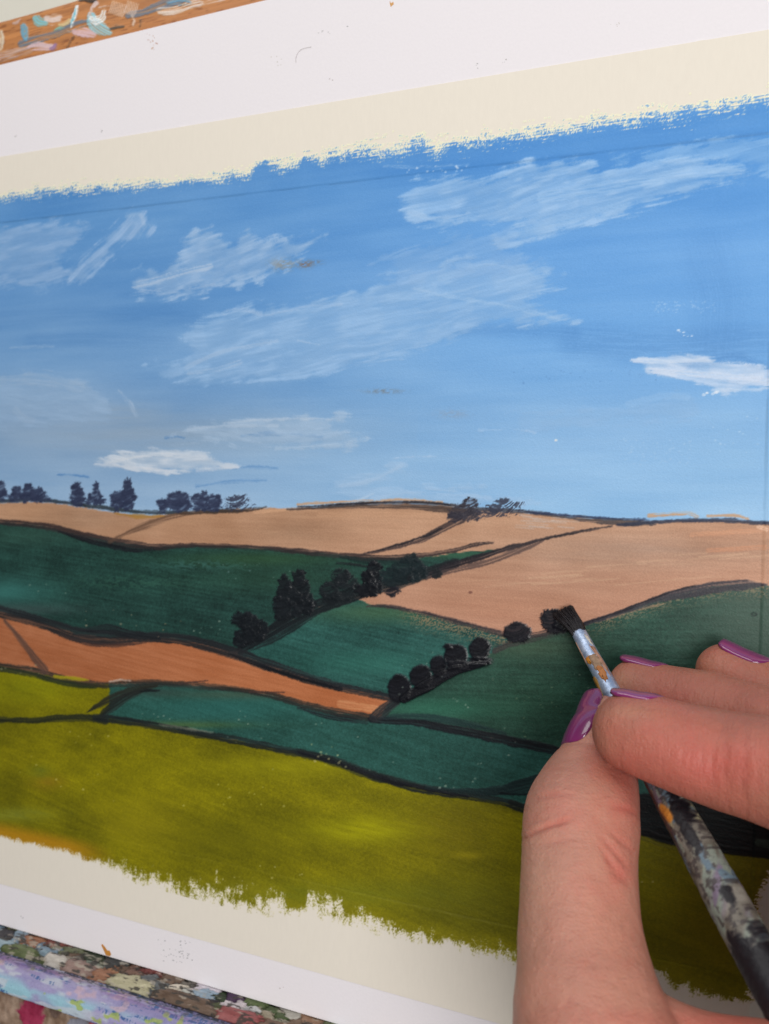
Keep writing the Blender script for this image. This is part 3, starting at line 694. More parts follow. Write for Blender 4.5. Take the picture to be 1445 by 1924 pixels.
# lines of the middle field and the right green field
hedge(L3a, [4, 7, 9, 11, 10, 10, 10, 12], (70, 58, 58), .85, .45)
hedge([(700, 1138), (760, 1145), (840, 1162), (940, 1187)], [2, 3, 4, 3], (44, 40, 46), .8, .4, new=False)
hedge([(930, 1222), (965, 1208), (1010, 1198), (1060, 1187)], [13, 13, 13, 10], (58, 54, 54), .8, .45, new=False)
hedge([(1060, 1184), (1099, 1172), (1154, 1155), (1216, 1133), (1262, 1120), (1308, 1110), (1354, 1103), (1400, 1099), (1440, 1099)], [7, 8, 9, 13, 18, 22, 22, 20, 4], (60, 58, 66), .9, .35)
hedge([(1095, 1172), (1154, 1153), (1216, 1129), (1262, 1112), (1308, 1101)], [5, 5, 5, 5, 3], (34, 32, 40), .9, .2, new=False)
hedge([(1140, 1164), (1210, 1143), (1260, 1131)], [2, 3, 2], (180, 140, 110), .6, .4, new=False)
# line between red tan strip and lower fields
hedge(L4p, [16, 16, 17, 16, 13, 12, 12, 12, 12, 11, 10, 13, 15, 13], (44, 44, 42), .88, .35)
hedge([(-100, 1232), (0, 1256), (60, 1268), (120, 1284), (180, 1292)], [6, 8, 10, 9, 4], (40, 50, 32), .85, .4, new=False)
hedge([(340, 1285), (365, 1281), (390, 1278)], [4, 4, 2], (60, 44, 44), .8, .3, new=False)
hedge([(470, 1300), (505, 1300), (534, 1300)], [5, 4, 2], (70, 48, 44), .8, .3, new=False)
hedge([(560, 1330), (620, 1346), (690, 1357)], [4, 10, 6], (28, 28, 34), .85, .45, new=False)
hedge([(10, 1166), (30, 1190), (58, 1226), (84, 1258)], [6, 9, 13, 15], (88, 66, 58), .85, .25, edge=1.5)
hedge([(104, 1270), (135, 1274), (166, 1278)], [6, 8, 3], (164, 152, 26), .9, .2, new=False)
hedge([(206, 1280), (225, 1277), (245, 1279)], [3, 5, 2], (196, 178, 166), .8, .3, new=False)
# branch between olive patch and teal field
hedge([(164, 1337), (200, 1317), (242, 1299), (294, 1288)], [3, 13, 15, 8], (40, 40, 34), .92, .3)
hedge([(185, 1348), (215, 1325), (245, 1306), (275, 1294)], [10, 18, 14, 6], (32, 36, 34), .92, .3, new=False)
hedge([(265, 1298), (280, 1297), (300, 1297)], [3, 6, 2], (24, 30, 32), .9, .2, new=False)
hedge(L7p, [14, 12, 10, 13, 15, 14], (38, 42, 30), .92, .3)
hedge(L6p[:16], [12, 14, 14, 14, 15, 15, 14, 14, 16, 17, 18, 17, 16, 15, 15, 15], (30, 36, 36), .93, .3)
hedge([(300, 1361), (360, 1370), (400, 1376)], [2, 4, 2], (150, 150, 130), .55, .6, new=False)
hedge([(560, 1412), (640, 1436), (720, 1463), (800, 1482), (880, 1497)], [3, 7, 9, 8, 4], (20, 22, 28), .92, .2, new=False)
hedge(L5p[:7] + [(1130, 1428)], [14, 12, 12, 15, 18, 18, 19, 18], (24, 26, 32), .92, .25)
hedge([(716, 1348), (790, 1346), (870, 1358), (950, 1378)], [8, 12, 12, 5], (30, 48, 52), .65, .3, new=False)
hedge([(800, 1480), (870, 1485), (930, 1486), (985, 1476), (1050, 1458), (1150, 1430)], [3, 9, 18, 26, 30, 30], (26, 42, 44), .93, .25)
hedge([(940, 1490), (985, 1492), (1040, 1478), (1120, 1450)], [2, 6, 8, 6], (16, 22, 26), .9, .2, new=False)
hedge([(960, 1508), (1010, 1522), (1100, 1540)], [10, 12, 12], (30, 36, 34), .9, .3, new=False)
hedge([(1100, 1530), (1200, 1530), (1300, 1540), (1445, 1560), (1560, 1570)], [60, 78, 84, 92, 90], (13, 16, 20), .97, .1)
hedge([(1100, 1548), (1201, 1563), (1256, 1580), (1346, 1594), (1445, 1606), (1560, 1616)], [12, 14, 14, 16, 16, 14], (13, 15, 17), .97, .1, new=False)
cv.stroke([(1425, 1582), (1460, 1590), (1500, 1596)], [12, 18, 14], (58, 76, 66), .9, None, 699, dry=.3)
cv.stroke([(1200, 1570), (1260, 1592), (1340, 1604)], [9, 8, 4], (96, 92, 32), .6, None, 698, dry=.3)
# junction of the diagonal hedge
hedge([(705, 1348), (722, 1334), (745, 1316)], [20, 22, 18], (38, 40, 44), .93, .25)

# ---- trees
tid = [160]; entries_tree = {}
def tree(dabs, rgb, alpha, label=None, **kw):
    tid[0] += 1; entries_tree[tid[0]] = label
    for q, (cx, cy, rx, ry) in enumerate(dabs):
        cv.dab(cx, cy, rx * (1.08 if kw['thick'] < .2 else 1.14), ry * (1.06 if kw['thick'] < .2 else 1.1), rgb, alpha, tid[0], 800 + tid[0] * 11 + q, **kw)
        if rx > 7 and kw.get('dry', 0) < .6 and alpha > .8 and kw['thick'] < .2:
            rt_ = np.random.default_rng(tid[0] * 31 + q); kk_ = dict(kw); kk_['edge'] = 1.2; kk_['thick'] = kw['thick'] * .4; kk_['dry'] = kw['dry'] * .5
            for z_ in range(7):
                th_ = rt_.uniform(0, 6.28); rr0 = rt_.uniform(.16, .27) * min(rx, ry) + 1.2
                cv.dab(cx + rx * .98 * math.cos(th_), cy + ry * .96 * math.sin(th_), rr0 * 1.15, rr0, rgb, alpha, tid[0], 5000 + tid[0] * 17 + q * 7 + z_, **kk_)
BL = (48, 56, 82)
kw = dict(edge=2.8, thick=.04, dry=.28, rid=.04)
tree([(2, 920, 9, 14), (0, 932, 12, 8)], BL, .9, **kw)
tree([(32, 925, 8, 10), (30, 934, 12, 8)], BL, .9, **kw)
tree([(53, 922, 8, 12), (52, 934, 12, 10)], BL, .92, **kw)
tree([(72, 927, 11, 10), (76, 936, 16, 7)], BL, .92, **kw)
tree([(145, 912, 7, 8), (144, 921, 10, 9), (147, 933, 13, 9), (146, 943, 10, 7)], BL, .92, **kw)
tree([(181, 911, 4.5, 7), (181, 920, 7, 8), (179, 932, 11, 8), (178, 942, 16, 6)], BL, .92, **kw)
tree([(222, 933, 12, 12), (220, 945, 11, 8), (219, 956, 4, 7)], BL, .9, **kw)
tree([(240, 906, 6, 8), (240, 917, 9, 11), (241, 932, 12, 12), (238, 948, 11, 9)], BL, .93, **kw)
tree([(304, 948, 9, 9), (306, 958, 7, 7)], BL, .92, **kw)
tree([(335, 937, 19, 12), (334, 950, 23, 10)], (50, 58, 84), .92, **kw)
tree([(374, 940, 13, 10), (384, 931, 7, 8), (378, 952, 17, 7)], BL, .9, **kw)
tree([(402, 941, 12, 11), (402, 952, 12, 8)], BL, .9, **kw)
tree([(446, 940, 17, 9), (448, 951, 22, 6)], (54, 58, 78), .85, edge=4, thick=.04, dry=.8, rid=.06)
tree([(884, 946, 13, 8), (868, 962, 24, 12), (880, 970, 20, 9), (858, 972, 14, 8)], (52, 50, 60), .92, edge=4, thick=.05, dry=.5, rid=.08)
tree([(948, 946, 25, 8), (940, 960, 34, 7), (925, 968, 22, 6)], (54, 56, 72), .85, edge=4.5, thick=.05, dry=.9, rid=.08)
MD = (20, 25, 30)
km = dict(edge=3.2, thick=.10, dry=.12, rid=.07)
tree([(455, 1163, 18, 14), (472, 1175, 17, 17), (488, 1180, 15, 15), (462, 1193, 17, 17), (478, 1190, 18, 16), (452, 1206, 11, 10)], MD, .96, **km)
tree([(562, 1086, 13, 13), (534, 1106, 12, 24), (562, 1108, 20, 20), (545, 1132, 24, 28), (530, 1142, 16, 22), (570, 1132, 20, 20), (581, 1140, 8, 14)], MD, .96, **km)
tree([(640, 1082, 16, 12), (650, 1094, 18, 14), (618, 1110, 15, 14), (645, 1112, 20, 17), (625, 1124, 18, 12)], (24, 30, 34), .9, edge=3.5, thick=.09, dry=.35, rid=.14)
tree([(703, 1069, 13, 12), (690, 1084, 10, 9), (702, 1086, 14, 12), (690, 1108, 19, 12), (706, 1104, 14, 14)], (17, 20, 26), .97, **km)
tree([(774, 1048, 10, 8), (768, 1064, 27, 14), (744, 1084, 28, 16), (786, 1076, 16, 15), (765, 1080, 24, 14)], (22, 34, 38), .86, edge=3, thick=.06, dry=.25, rid=.06)
tree([(738, 1111, 11, 8)], (30, 30, 38), .9, **kw)
tree([(770, 1086, 4, 5), (820, 1078, 9, 7)], (30, 34, 38), .9, **kw)
BK = (15, 16, 23)
kb = dict(edge=1.3, thick=.22, dry=.02, rid=.10, soft=2.6)
tree([(751, 1293, 19, 24)], BK, 1, **kb)
tree([(791, 1271, 19, 20)], BK, 1, **kb)
tree([(824, 1251, 14, 18)], BK, 1, **kb)
tree([(857, 1232, 20, 20), (841, 1214, 7, 5), (860, 1250, 19, 9)], BK, 1, **kb)
hedge([(760, 1313), (800, 1290), (850, 1262), (915, 1246)], [16, 24, 20, 6], BK, 1.0, .02, thick=.4, rid=.3, edge=1.5)
hedge([(768, 1312), (790, 1302), (815, 1294)], [5, 8, 3], BK, 1.0, .1, thick=.25, rid=.2, new=False)
tree([(901, 1219, 18, 19), (902, 1242, 21, 8), (896, 1248, 16, 6)], BK, 1, **kb)
tree([(972, 1188, 23, 18)], (18, 18, 26), .99, edge=2.0, thick=.2, dry=.08, rid=.14, soft=2.2)
tree([(1041, 1166, 23, 21), (1060, 1168, 18, 18)], (18, 18, 26), .99, edge=3.4, thick=.2, dry=.12, rid=.14, soft=2.2)
# ---- small pale flecks
FL = (160, 176, 160)
for q, (x0, y0, x1, y1, n, rgb, rad) in enumerate([(60, 1095, 110, 1112, 8, FL, 1.4), (140, 1150, 280, 1175, 14, (190, 170, 140), 1.5), (290, 1172, 330, 1195, 8, (200, 160, 120), 1.5), (365, 1168, 410, 1186, 14, FL, 1.5), (380, 1060, 480, 1070, 10, (110, 140, 140), 1.3), (440, 1060, 560, 1120, 12, (110, 140, 130), 1.2), (270, 1340, 310, 1350, 10, FL, 1.4), (420, 1340, 500, 1395, 16, FL, 1.4), (500, 1355, 1000, 1470, 30, FL, 1.4), (590, 1395, 640, 1440, 16, (206, 206, 150), 1.8), (830, 1460, 880, 1475, 12, FL, 1.8), (850, 1315, 890, 1340, 10, FL, 1.6), (1080, 1270, 1110, 1290, 8, FL, 1.4), (730, 1290, 745, 1300, 5, FL, 1.7), (130, 1375, 300, 1400, 12, (196, 186, 110), 1.5), (30, 1400, 200, 1500, 18, (206, 196, 130), 1.6), (350, 1450, 520, 1520, 22, (206, 200, 130), 1.5), (450, 1625, 560, 1650, 12, (214, 206, 160), 1.6), (590, 1415, 640, 1430, 14, (190, 180, 130), 1.8), (0, 1255, 60, 1265, 12, (150, 150, 120), 1.6), (1390, 1150, 1440, 1300, 8, (150, 160, 140), 1.4), (740, 1180, 940, 1290, 20, FL, 1.1), (900, 1280, 1060, 1400, 26, (120, 140, 110), 1.2), (1205, 1650, 1215, 1660, 2, (220, 214, 190), 2), (960, 1290, 1060, 1330, 20, (90, 120, 96), 1.3)]):
    cv.flecks(x0 - 10, y0 - 5, x1 + 14, y1 + 5, max(2, int(n * .5)), rgb, rad * .85, 50 + q, .6)
for (cx, cy, r, rgb) in [(1417, 1154, 5, (26, 44, 40)), (884, 1113, 2, (110, 70, 60)), (100, 1258 - 272, 2, (90, 70, 60))]:
    i = cv.box(cx, cy, cx, cy, 12); d = np.hypot((px[i] - cx) / 1.5, py[i] - cy)
    cv.lay(i, sstep(2.2, .4, np.abs(d - r * .6)) * .8, rgb, None, .03)
# groove of the tape edges under the paint
dts = np.minimum.reduce([np.abs(v_tt_in(UU) - VV), np.abs(VV - v_bt_in(UU)), np.abs(u_right(VV) - UU)]).ravel()
gr = np.exp(-((dts - .42) / .16) ** 2) * sstep(.35, .6, fbm(bx / 60, by / 60, 900)) * (np.minimum.reduce([v_tt_in(UU) - VV, VV - v_bt_in(UU), u_right(VV) - UU]).ravel() > 0)
cv.h -= .02 * gr
cv.c *= (1 - .07 * gr)[:, None]  # shade of the groove also put into the colour
# ---- dry brush edges: coverage over the tape
n1 = fbm(bx / 6.5, by / 28., 901, 4); n1h = fbm(bx / 30., by / 2.2, 904, 3); n2 = vnoise(bx / 1.9, by / 2.4, 902); n3 = fbm(bx / 34., by / 34., 903, 2)
tt = (py - TOPd(px)) / np.maximum(TOPs(px) - TOPd(px), 4)
nz_t = ((n1h * .5 + n1 * .15 + n2 * .35) - .5) * 2.0
tt = (py - TOPd(px) + 14) / np.maximum(TOPs(px) - TOPd(px) + 22, 6)
cov_top = sstep(.28, .72, tt + nz_t * .8 + (n3 - .5) * .45)
wz = 4 + 16 * sstep(180, 320, px) * (1 - .6 * sstep(1050, 1250, px)) * (1 - .55 * ((px > 537) & (px < 578)))
tb = (BOTd(px) - py) / np.maximum(BOTd(px) - BOTs(px) + wz, 4)
nb2 = fbm(bx / 16., by / 12., 907, 4)
nz_b = ((n1 * .38 + n2 * .27 + nb2 * .35) - .5) * 2.2
cov_bot = sstep(.22, .78, tb + .2 * sstep(200, 320, px) + nz_b * .95 + (n3 - .5) * .6)
over = (UU - u_right(VV)).ravel()          # mm past the right hand tape edge
edge_r = np.interp(py, [150, 900, 1000, 1500, 1600, 1660, 1700, 1760, 1800, 1880, 1900], [7, 6, 7, 6, 5, 2.0, .6, 2.2, .3, .1, .1])
cov_r = sstep(.42, .62, (edge_r - over) * .28 + .45 + (n1h * .5 + n2 * .5 - .5) * .9)
edge_l = 1.0
cov = cov_top * cov_bot * cov_r
under = np.where((py < 800)[:, None], np.array((246, 240, 210.)), np.array((234, 226, 208.)))
cc = cov[:, None]
cv.c = cv.c * cc + under * (1 - cc)
cv.h = np.maximum(cv.h, -.015) * cov
cv.cov = cov

ent = {SKY: ('painted_sky', 'blue acrylic sky with brushed pale clouds', painting, M_SKY),
       TAN: ('painted_field', 'pale tan harvested hills along the horizon', painting, None),
       GA: ('painted_field', 'dark green upper field left of the diagonal hedge', painting, None),
       GB: ('painted_field', 'teal green middle field between two rows of trees', painting, None),
       GC: ('painted_field', 'teal strip of field above the olive foreground', painting, None),
       GD: ('painted_field', 'dark green field under the brush', painting, None),
       RED: ('painted_field', 'reddish tan strip of field at the left', painting, None),
       OLA: ('painted_field', 'small bright olive patch at the left edge', painting, None),
       OLB: ('painted_field', 'broad olive green foreground with a ragged lower edge', painting, None)}
for k in range(len(CLOUDS)): ent[CL0 + k] = ('painted_cloud', None, SKY, M_SKY)
for k, l in entries_hedge.items(): ent[k] = ('painted_hedge', None, painting, M_PAINT)
for k, l in entries_tree.items(): ent[k] = ('painted_tree', None, painting, M_WET if k >= 176 else M_PAINT)
cv.build(ent, M_PAINT)

# =====================================================================
# easel: wooden back board with smears (top left) and crusted ledge (bottom left)
# =====================================================================
easel = empty('easel', 'wooden easel with paint smeared board and crusted ledge holding the painting', 'easel')
wood_top = curve([(-120, 68), (0, 37), (39, 26), (83, 14), (130, 0), (200, -22), (400, -80), (800, -190), (1500, -380)])
W0 = -0.9
uw_ = np.arange(U_L - 25, U_R + 20, .35); 
vt0 = v_paper_top(0) - 25
# front face as canvas
vt_of_u = np.array([0.0] * len(uw_))
tu = np.array([on_board(x, float(wood_top(np.array([x]))[0]), W0)[:2] for x in np.linspace(-150, 1500, 60)])
vt_of_u = np.interp(uw_, tu[:, 0], tu[:, 1])
nv = 150
sv = np.linspace(0, 1, nv)
vb = v_paper_top(uw_) - 6
Pw = np.zeros((nv, len(uw_), 3))
Pw[..., 0] = uw_[None, :]; Pw[..., 1] = vt_of_u[None, :] * (1 - sv[:, None]) + vb[None, :] * sv[:, None]
dd = (vt_of_u[None, :] - Pw[..., 1])
Pw[..., 2] = W0 - 1.6 * (1 - np.sqrt(np.clip(1 - (1 - np.clip(dd / 1.6, 0, 1)) ** 2, 0, 1)))
wc = Canvas(Pw, np.array([0, 0, 1.0]), (190, 124, 66))
g = fbm(wc.bx / 260, wc.by / 9, 950, 4); g2 = fbm(wc.bx / 30, wc.by / 2.6, 951, 2)
wc.c += ((g - .5) * 50)[:, None] * np.array((1, .8, .55)) - (sstep(.66, .8, g2) * 38)[:, None] * np.array((1, .9, .7))
wc.id[:] = 1
sm = [2]
ent_w = {1: ('backboard', 'orange brown wood board behind the top of the paper', easel, None)}
def smear(pts, w, rgb, alpha=.95, dry=.4, new=True, thick=.12, edge=2.5, rid=.1):
    if new: sm[0] += 1; ent_w[sm[0]] = ('paint_smear', None, 1, M_CRUST)
    wc.stroke(pts, w, rgb, alpha, sm[0], 1000 + sm[0] * 5, dry=min(.95, dry * 1.5 + .15), thick=thick, edge=edge * 1.5, rid=rid, soft=1.2)
smear([(40, 82), (70, 72), (110, 62), (150, 45), (185, 40)], [14, 16, 16, 15, 8], (110, 124, 142), .9, .5)
smear([(240, 30), (275, 22), (310, 8), (340, -4)], [10, 13, 18, 20], (112, 122, 138), .95, .2)
smear([(208, 54), (220, 51), (232, 50)], [8, 9, 4], (86, 76, 66), .9, .5)
smear([(0, 62), (2, 75), (0, 92)], [9, 11, 10], (226, 212, 190), .9, .5)
smear([(-30, 108), (0, 104), (20, 100), (50, 92)], [16, 16, 20, 10], (206, 190, 196), .8, .7)
smear([(0, 112), (30, 102), (60, 90)], [12, 16, 12], (190, 160, 150), .55, .8)
smear([(44, 50), (46, 60), (48, 73)], [12, 15, 10], (110, 172, 204), .9, .4)
smear([(70, 36), (74, 40), (84, 42)], [16, 19, 14], (126, 200, 212), .95, .35)
smear([(90, 36), (98, 38), (108, 36)], [14, 20, 16], (232, 214, 208), .9, .5)
smear([(112, 46), (122, 44), (131, 38)], [6, 8, 6], (222, 200, 150), .9, .3)
smear([(106, 57), (112, 54), (118, 52)], [5, 7, 4], (124, 196, 180), .9, .3)
smear([(145, 13), (140, 30), (134, 52)], [8, 9, 4], (236, 240, 240), 1, .2)
smear([(143, 17), (139, 32), (135, 46)], [3, 4, 2], (110, 196, 216), 1, .1, new=False)
smear([(172, 30), (178, 44), (192, 55), (206, 62)], [14, 26, 26, 10], (150, 208, 222), 1, .3)
smear([(196, 20), (192, 34), (180, 40), (172, 36)], [5, 14, 18, 12], (240, 242, 240), 1, .25, new=False)
smear([(140, 60), (158, 62), (176, 66)], [8, 18, 8], (226, 196, 206), .9, .45)
smear([(55, 90), (75, 88), (100, 88)], [6, 16, 10], (222, 196, 204), .9, .5)
smear([(98, 92), (102, 90), (105, 84)], [6, 8, 4], (140, 104, 152), .9, .3)
smear([(302, 22), (330, 20), (360, 10), (380, 6)], [16, 18, 14, 6], (232, 220, 210), .9, .55)
smear([(318, 6), (340, 2), (356, 4)], [10, 14, 10], (110, 160, 190), .85, .6)
smear([(364, 8), (390, 2), (420, -4)], [12, 14, 12], (226, 202, 190), .9, .5)
smear([(150, 0), (165, 0), (180, 2)], [6, 8, 3], (44, 42, 44), .95, .2)
smear([(180, 6), (172, 16), (168, 30)], [8, 4, 3], (228, 208, 206), .9, .5)
smear([(186, 14), (198, 12), (208, 12)], [4, 6, 3], (224, 200, 190), .8, .6)
for q in range(16):
    x = 212 + q * 3.2; y0 = 2 + (q * 37 % 9)
    smear([(x, y0), (x - 4, y0 + 14), (x - 8, y0 + 22)], 1.8, (232, 204, 186), .8, .3, new=(q == 0), edge=.6)
smear([(248, 30), (252, 38), (250, 46)], 3, (228, 206, 190), .8, .5, new=False)
smear([(264, 38), (264, 46), (262, 52)], 2.2, (80, 66, 54), .8, .3)
smear([(138, 70), (132, 80), (126, 90)], 1.8, (90, 62, 40), .8, .3)
smear([(25, 44), (32, 42), (38, 36)], [4, 6, 3], (206, 180, 176), .8, .6)
smear([(126, 58), (136, 62), (145, 69)], 2.4, (240, 232, 228), .9, .3)
m_w, t_w, b_w = nt('beech_wood')
aw = N(t_w, 'ShaderNodeVertexColor', layer_name='Col'); nw = coord_noise(t_w, 900, (.06, 1, 1), 5)
t_w.links.new(mul_noise(t_w, aw.outputs['Color'], nw, .92, 1.08), b_w.inputs['Base Color']); b_w.inputs['Roughness'].default_value = .5
add_bump(t_w, b_w, nw.outputs['Fac'], .00006)
wo = wc.build(ent_w, m_w)
# body of the board behind
bm = bmesh.new()
fr = [Vector((u * MM, v * MM, (W0 - 1.7) * MM)) for u, v in zip(uw_[::12], vt_of_u[::12])] + [Vector((uw_[-1] * MM, -.14, (W0 - 1.7) * MM)), Vector((uw_[0] * MM, -.14, (W0 - 1.7) * MM))]
bk = [v.copy() for v in fr]
for v in bk: v.z -= .009
prism(bm, fr, bk)
M_WOODP = plain('beech_wood_core', (190, 124, 66), .55, .3, 300, .12, .00005, (.06, 1, 1))
obj('board_core', from_bm('board_core', bm, False), M_WOODP, easel)

# ---- ledge: profile in (w, v) swept along u
vbase = v_paper_bot
LD = 5.0
prof = [(-2.0, -0.3), (0.5, -0.6), (3, -0.8), (5, -0.8), (11.5 - LD, -1.2), (12.6 - LD, -1.9), (13.3 - LD, -1.6), (14.2 - LD, -1.0), (15.6 - LD, -.9), (17.0 - LD, -1.6), (18.2 - LD, -2.7), (19.0 - LD, -4.2), (19.3 - LD, -5.6), (19.2 - LD, -6.6), (18.4 - LD, -7.0)]
prof = np.array(prof); kk = np.linspace(0, len(prof) - 1, 170)
pw_, pv_ = catmull(prof[:, 0], kk), catmull(prof[:, 1], kk)
ul = np.arange(U_L - 8, U_R + 10, .25)
Pl = np.zeros((len(kk), len(ul), 3)); Pl[..., 0] = ul[None, :]; Pl[..., 1] = vbase(ul)[None, :] + pv_[:, None]; Pl[..., 2] = pw_[:, None]
tw, tv = np.gradient(pw_), np.gradient(pv_)
nl = np.stack([np.zeros_like(tw), tw, -tv], -1); nl /= np.linalg.norm(nl, axis=1, keepdims=True)
Nl = np.repeat(nl[:, None, :], len(ul), 1)
lc = Canvas(Pl, Nl, (150, 140, 180))
S = np.repeat(np.cumsum(np.hypot(tw, tv))[:, None], len(ul), 1).ravel(); Ux = Pl[..., 0].ravel(); Wx = Pl[..., 2].ravel() + LD * (Pl[..., 2].ravel() > 4); Vx = (Pl[..., 1] - vbase(ul)[None, :]).ravel()
print('ledge px at x~0:', [tuple(np.round(project(np.array([on_board(0, 1737)[0], vbase(on_board(0, 1737)[0]) + b, a])), 0)) for a, b in prof[::2]])
for q, (a, b) in enumerate([]): pass
xs = Ux / .11; ys = S / .11
lipc = np.array((152, 146, 186.)) + ((fbm(xs / 120, ys / 20, 1100, 3) - .5) * 60)[:, None] * np.array((1, .9, .6))
low = sstep(17.4, 19.2, Wx)[:, None]; f = low * sstep(.35, .6, fbm(xs / 90, ys / 40, 1101))[:, None]
lipc = lipc * (1 - f) + np.array((150, 192, 206)) * f
f = sstep(.56, .66, fbm(xs / 70, ys / 22, 1102))[:, None] * .8; lipc = lipc * (1 - f) + np.array((190, 196, 206)) * f
f = sstep(.60, .66, fbm(xs / 60, ys / 10, 1103, 4))[:, None] * sstep(.4, .55, fbm(xs / 3, ys / 8, 1104))[:, None] * .9; lipc = lipc * (1 - f) + np.array((62, 96, 150)) * f
f = sstep(.72, .77, fbm(xs / 50, ys / 30, 1105))[:, None] * .8; lipc = lipc * (1 - f) + np.array((160, 176, 90)) * f
f = sstep(.64, .72, fbm(xs / 60, ys / 30, 1106))[:, None] * .7; lipc = lipc * (1 - f) + np.array((200, 170, 180)) * f
f = np.exp(-((S - S[np.argmin(np.abs(Wx - 15.2))]) / 1.3) ** 2)[:, None] * sstep(.4, .55, fbm(xs / 160, ys / 10, 1107))[:, None] * .8; lipc = lipc * (1 - f) + np.array((130, 102, 156)) * f
f = np.exp(-((Wx - 13.2) / 1.3) ** 2)[:, None] * sstep(.42, .56, fbm(xs / 8, ys / 5, 1108, 3))[:, None] * .95; lipc = lipc * (1 - f) + np.array((62, 68, 78)) * f
f = sstep(.62, .7, fbm(xs / 7, ys / 5, 1109, 2))[:, None] * sstep(17, 14, Wx)[:, None] * .8; lipc = lipc * (1 - f) + np.array((66, 72, 84)) * f
lc.c[:] = lipc; lc.id[:] = 2
lc.h += (fbm(xs / 16, ys / 6, 1110, 4) - .5) * .2
# tray part with dried paint patches (voronoi cells of old paint)
tray = Wx < 12.4
lc.id[tray] = 1
ti = np.nonzero(tray)[0]
rr = np.random.default_rng(3)
nseed = 90
vis0, vis1 = U_L - 4, on_board(640, 1924)[0]
su = rr.uniform(vis0, vis1 + 30, nseed); sw = rr.uniform(-1, 7.5, nseed)
pal = np.array([(150, 118, 96), (120, 96, 82), (104, 84, 70), (60, 58, 58), (206, 196, 184), (180, 176, 166), (150, 166, 180), (128, 146, 160), (64, 70, 44), (90, 96, 66), (112, 52, 46), (84, 74, 66), (170, 128, 96), (196, 188, 196), (52, 50, 54), (150, 108, 80), (110, 104, 96), (136, 120, 108), (60, 50, 72)], float)
pc = pal[rr.integers(0, len(pal), nseed)]
# named patches seen in the photo
hand_blobs = [((60, 1768), (146, 100, 74)), ((15, 1755), (52, 50, 54)), ((50, 1785), (126, 146, 158)), ((90, 1790), (120, 140, 156)), ((110, 1800), (190, 184, 176)), ((125, 1786), (100, 104, 78)), ((120, 1776), (110, 54, 44)), ((150, 1812), (150, 126, 118)), ((170, 1800), (44, 54, 36)), ((190, 1822), (156, 112, 88)), ((172, 1812), (116, 124, 112)), ((215, 1812), (58, 60, 60)), ((240, 1838), (186, 180, 150)), ((260, 1830), (120, 92, 80)), ((285, 1828), (106, 52, 48)), ((295, 1848), (96, 100, 102)), ((330, 1858), (210, 200, 184)), ((352, 1870), (186, 186, 178)), ((388, 1872), (150, 170, 186)), ((412, 1876), (44, 58, 36)), ((440, 1890), (206, 196, 200)), ((442, 1876), (70, 48, 76)), ((470, 1888), (78, 92, 52)), ((472, 1898), (190, 190, 190)), ((490, 1905), (150, 140, 120)), ((520, 1905), (70, 84, 50)), ((450, 1915), (150, 84, 84)), ((560, 1918), (120, 98, 80)), ((20, 1785), (96, 106, 70)), ((0, 1778), (150, 170, 180)), ((30, 1746), (130, 130, 96))]
hu, hw, hc = [], [], []
ledge_v = -0.8
for (pxx, pyy), rgb in hand_blobs:
    d = RB.T @ ray(pxx, pyy); o = cpos
    # intersect with plane v = vbase(u)-0.8
    s_ = (pBR[1] - pBL[1]) / (pBR[0] - pBL[0])
    tt_ = ((pBL[1] - .8) + s_ * (o[0] - pBL[0]) - o[1]) / (d[1] - s_ * d[0]); X_ = o + d * tt_
    hu.append(X_[0]); hw.append(X_[2]); hc.append(rgb)
hu, hw, hc = np.array(hu), np.array(hw), np.array(hc, float)
print('blob w', np.round(hw, 1))
su = np.concatenate([hu, su]); sw = np.concatenate([hw, sw]); pc = np.concatenate([hc, pc])
keepm = np.ones(len(su), bool)
for k in range(len(hu), len(su)):
    if np.hypot((su[k] - hu) * .8, sw[k] - hw).min() < 2.6: keepm[k] = False
su, sw, pc = su[keepm], sw[keepm], pc[keepm]
qx = Ux[ti] + (fbm(xs[ti] / 26, ys[ti] / 18, 1120, 4) - .5) * 6.5; qw = Wx[ti] + (fbm(xs[ti] / 30, ys[ti] / 18, 1121, 4) - .5) * 4.5
d1 = np.full(len(ti), 1e9); d2 = np.full(len(ti), 1e9); w1 = np.zeros(len(ti), int)
for k in range(len(su)):
    d = np.hypot((qx - su[k]) * .55, qw - sw[k])
    nb = d < d1
    d2 = np.where(nb, d1, np.minimum(d2, d)); w1 = np.where(nb, k, w1); d1 = np.minimum(d1, d)
ed = d2 - d1
lc.c[ti] = pc[w1] + ((fbm(xs[ti] / 22, ys[ti] / 6, 1122, 4) - .5) * 46)[:, None] - (sstep(.5, .0, ed) * 30)[:, None]
f = sstep(.62, .68, fbm(xs[ti] / 22, ys[ti] / 8, 1123, 3))[:, None] * .8
lc.c[ti] = lc.c[ti] * (1 - f) + np.array((58, 54, 50)) * f
f = sstep(.66, .72, fbm(xs[ti] / 24, ys[ti] / 8, 1125, 3))[:, None] * .7
lc.c[ti] = lc.c[ti] * (1 - f) + np.array((176, 166, 152)) * f
lc.h[ti] += sstep(0, .9, ed) * (.15 + .35 * np.abs(np.sin(w1 * 12.9))) + (fbm(xs[ti] / 26, ys[ti] / 9, 1124, 3) - .5) * .22
ent_l = {1: ('ledge', 'ledge under the paper crusted with dried paint of many colours', easel, M_CRUST),
         2: ('ledge_lip', 'rounded front rail of the ledge brushed lilac, blue and pale cyan', easel, M_CRUST)}
for k in range(len(su)):
    lc.id[ti[w1 == k]] = 100 + k
    ent_l[100 + k] = ('dried_paint', None, 1, M_CRUST)
k0 = ti[(Ux[ti] > vis1 + 30)]; lc.id[k0] = 1
edgei = ti[ed < .12]; lc.id[edgei] = 1
lc.build(ent_l, M_CRUST)
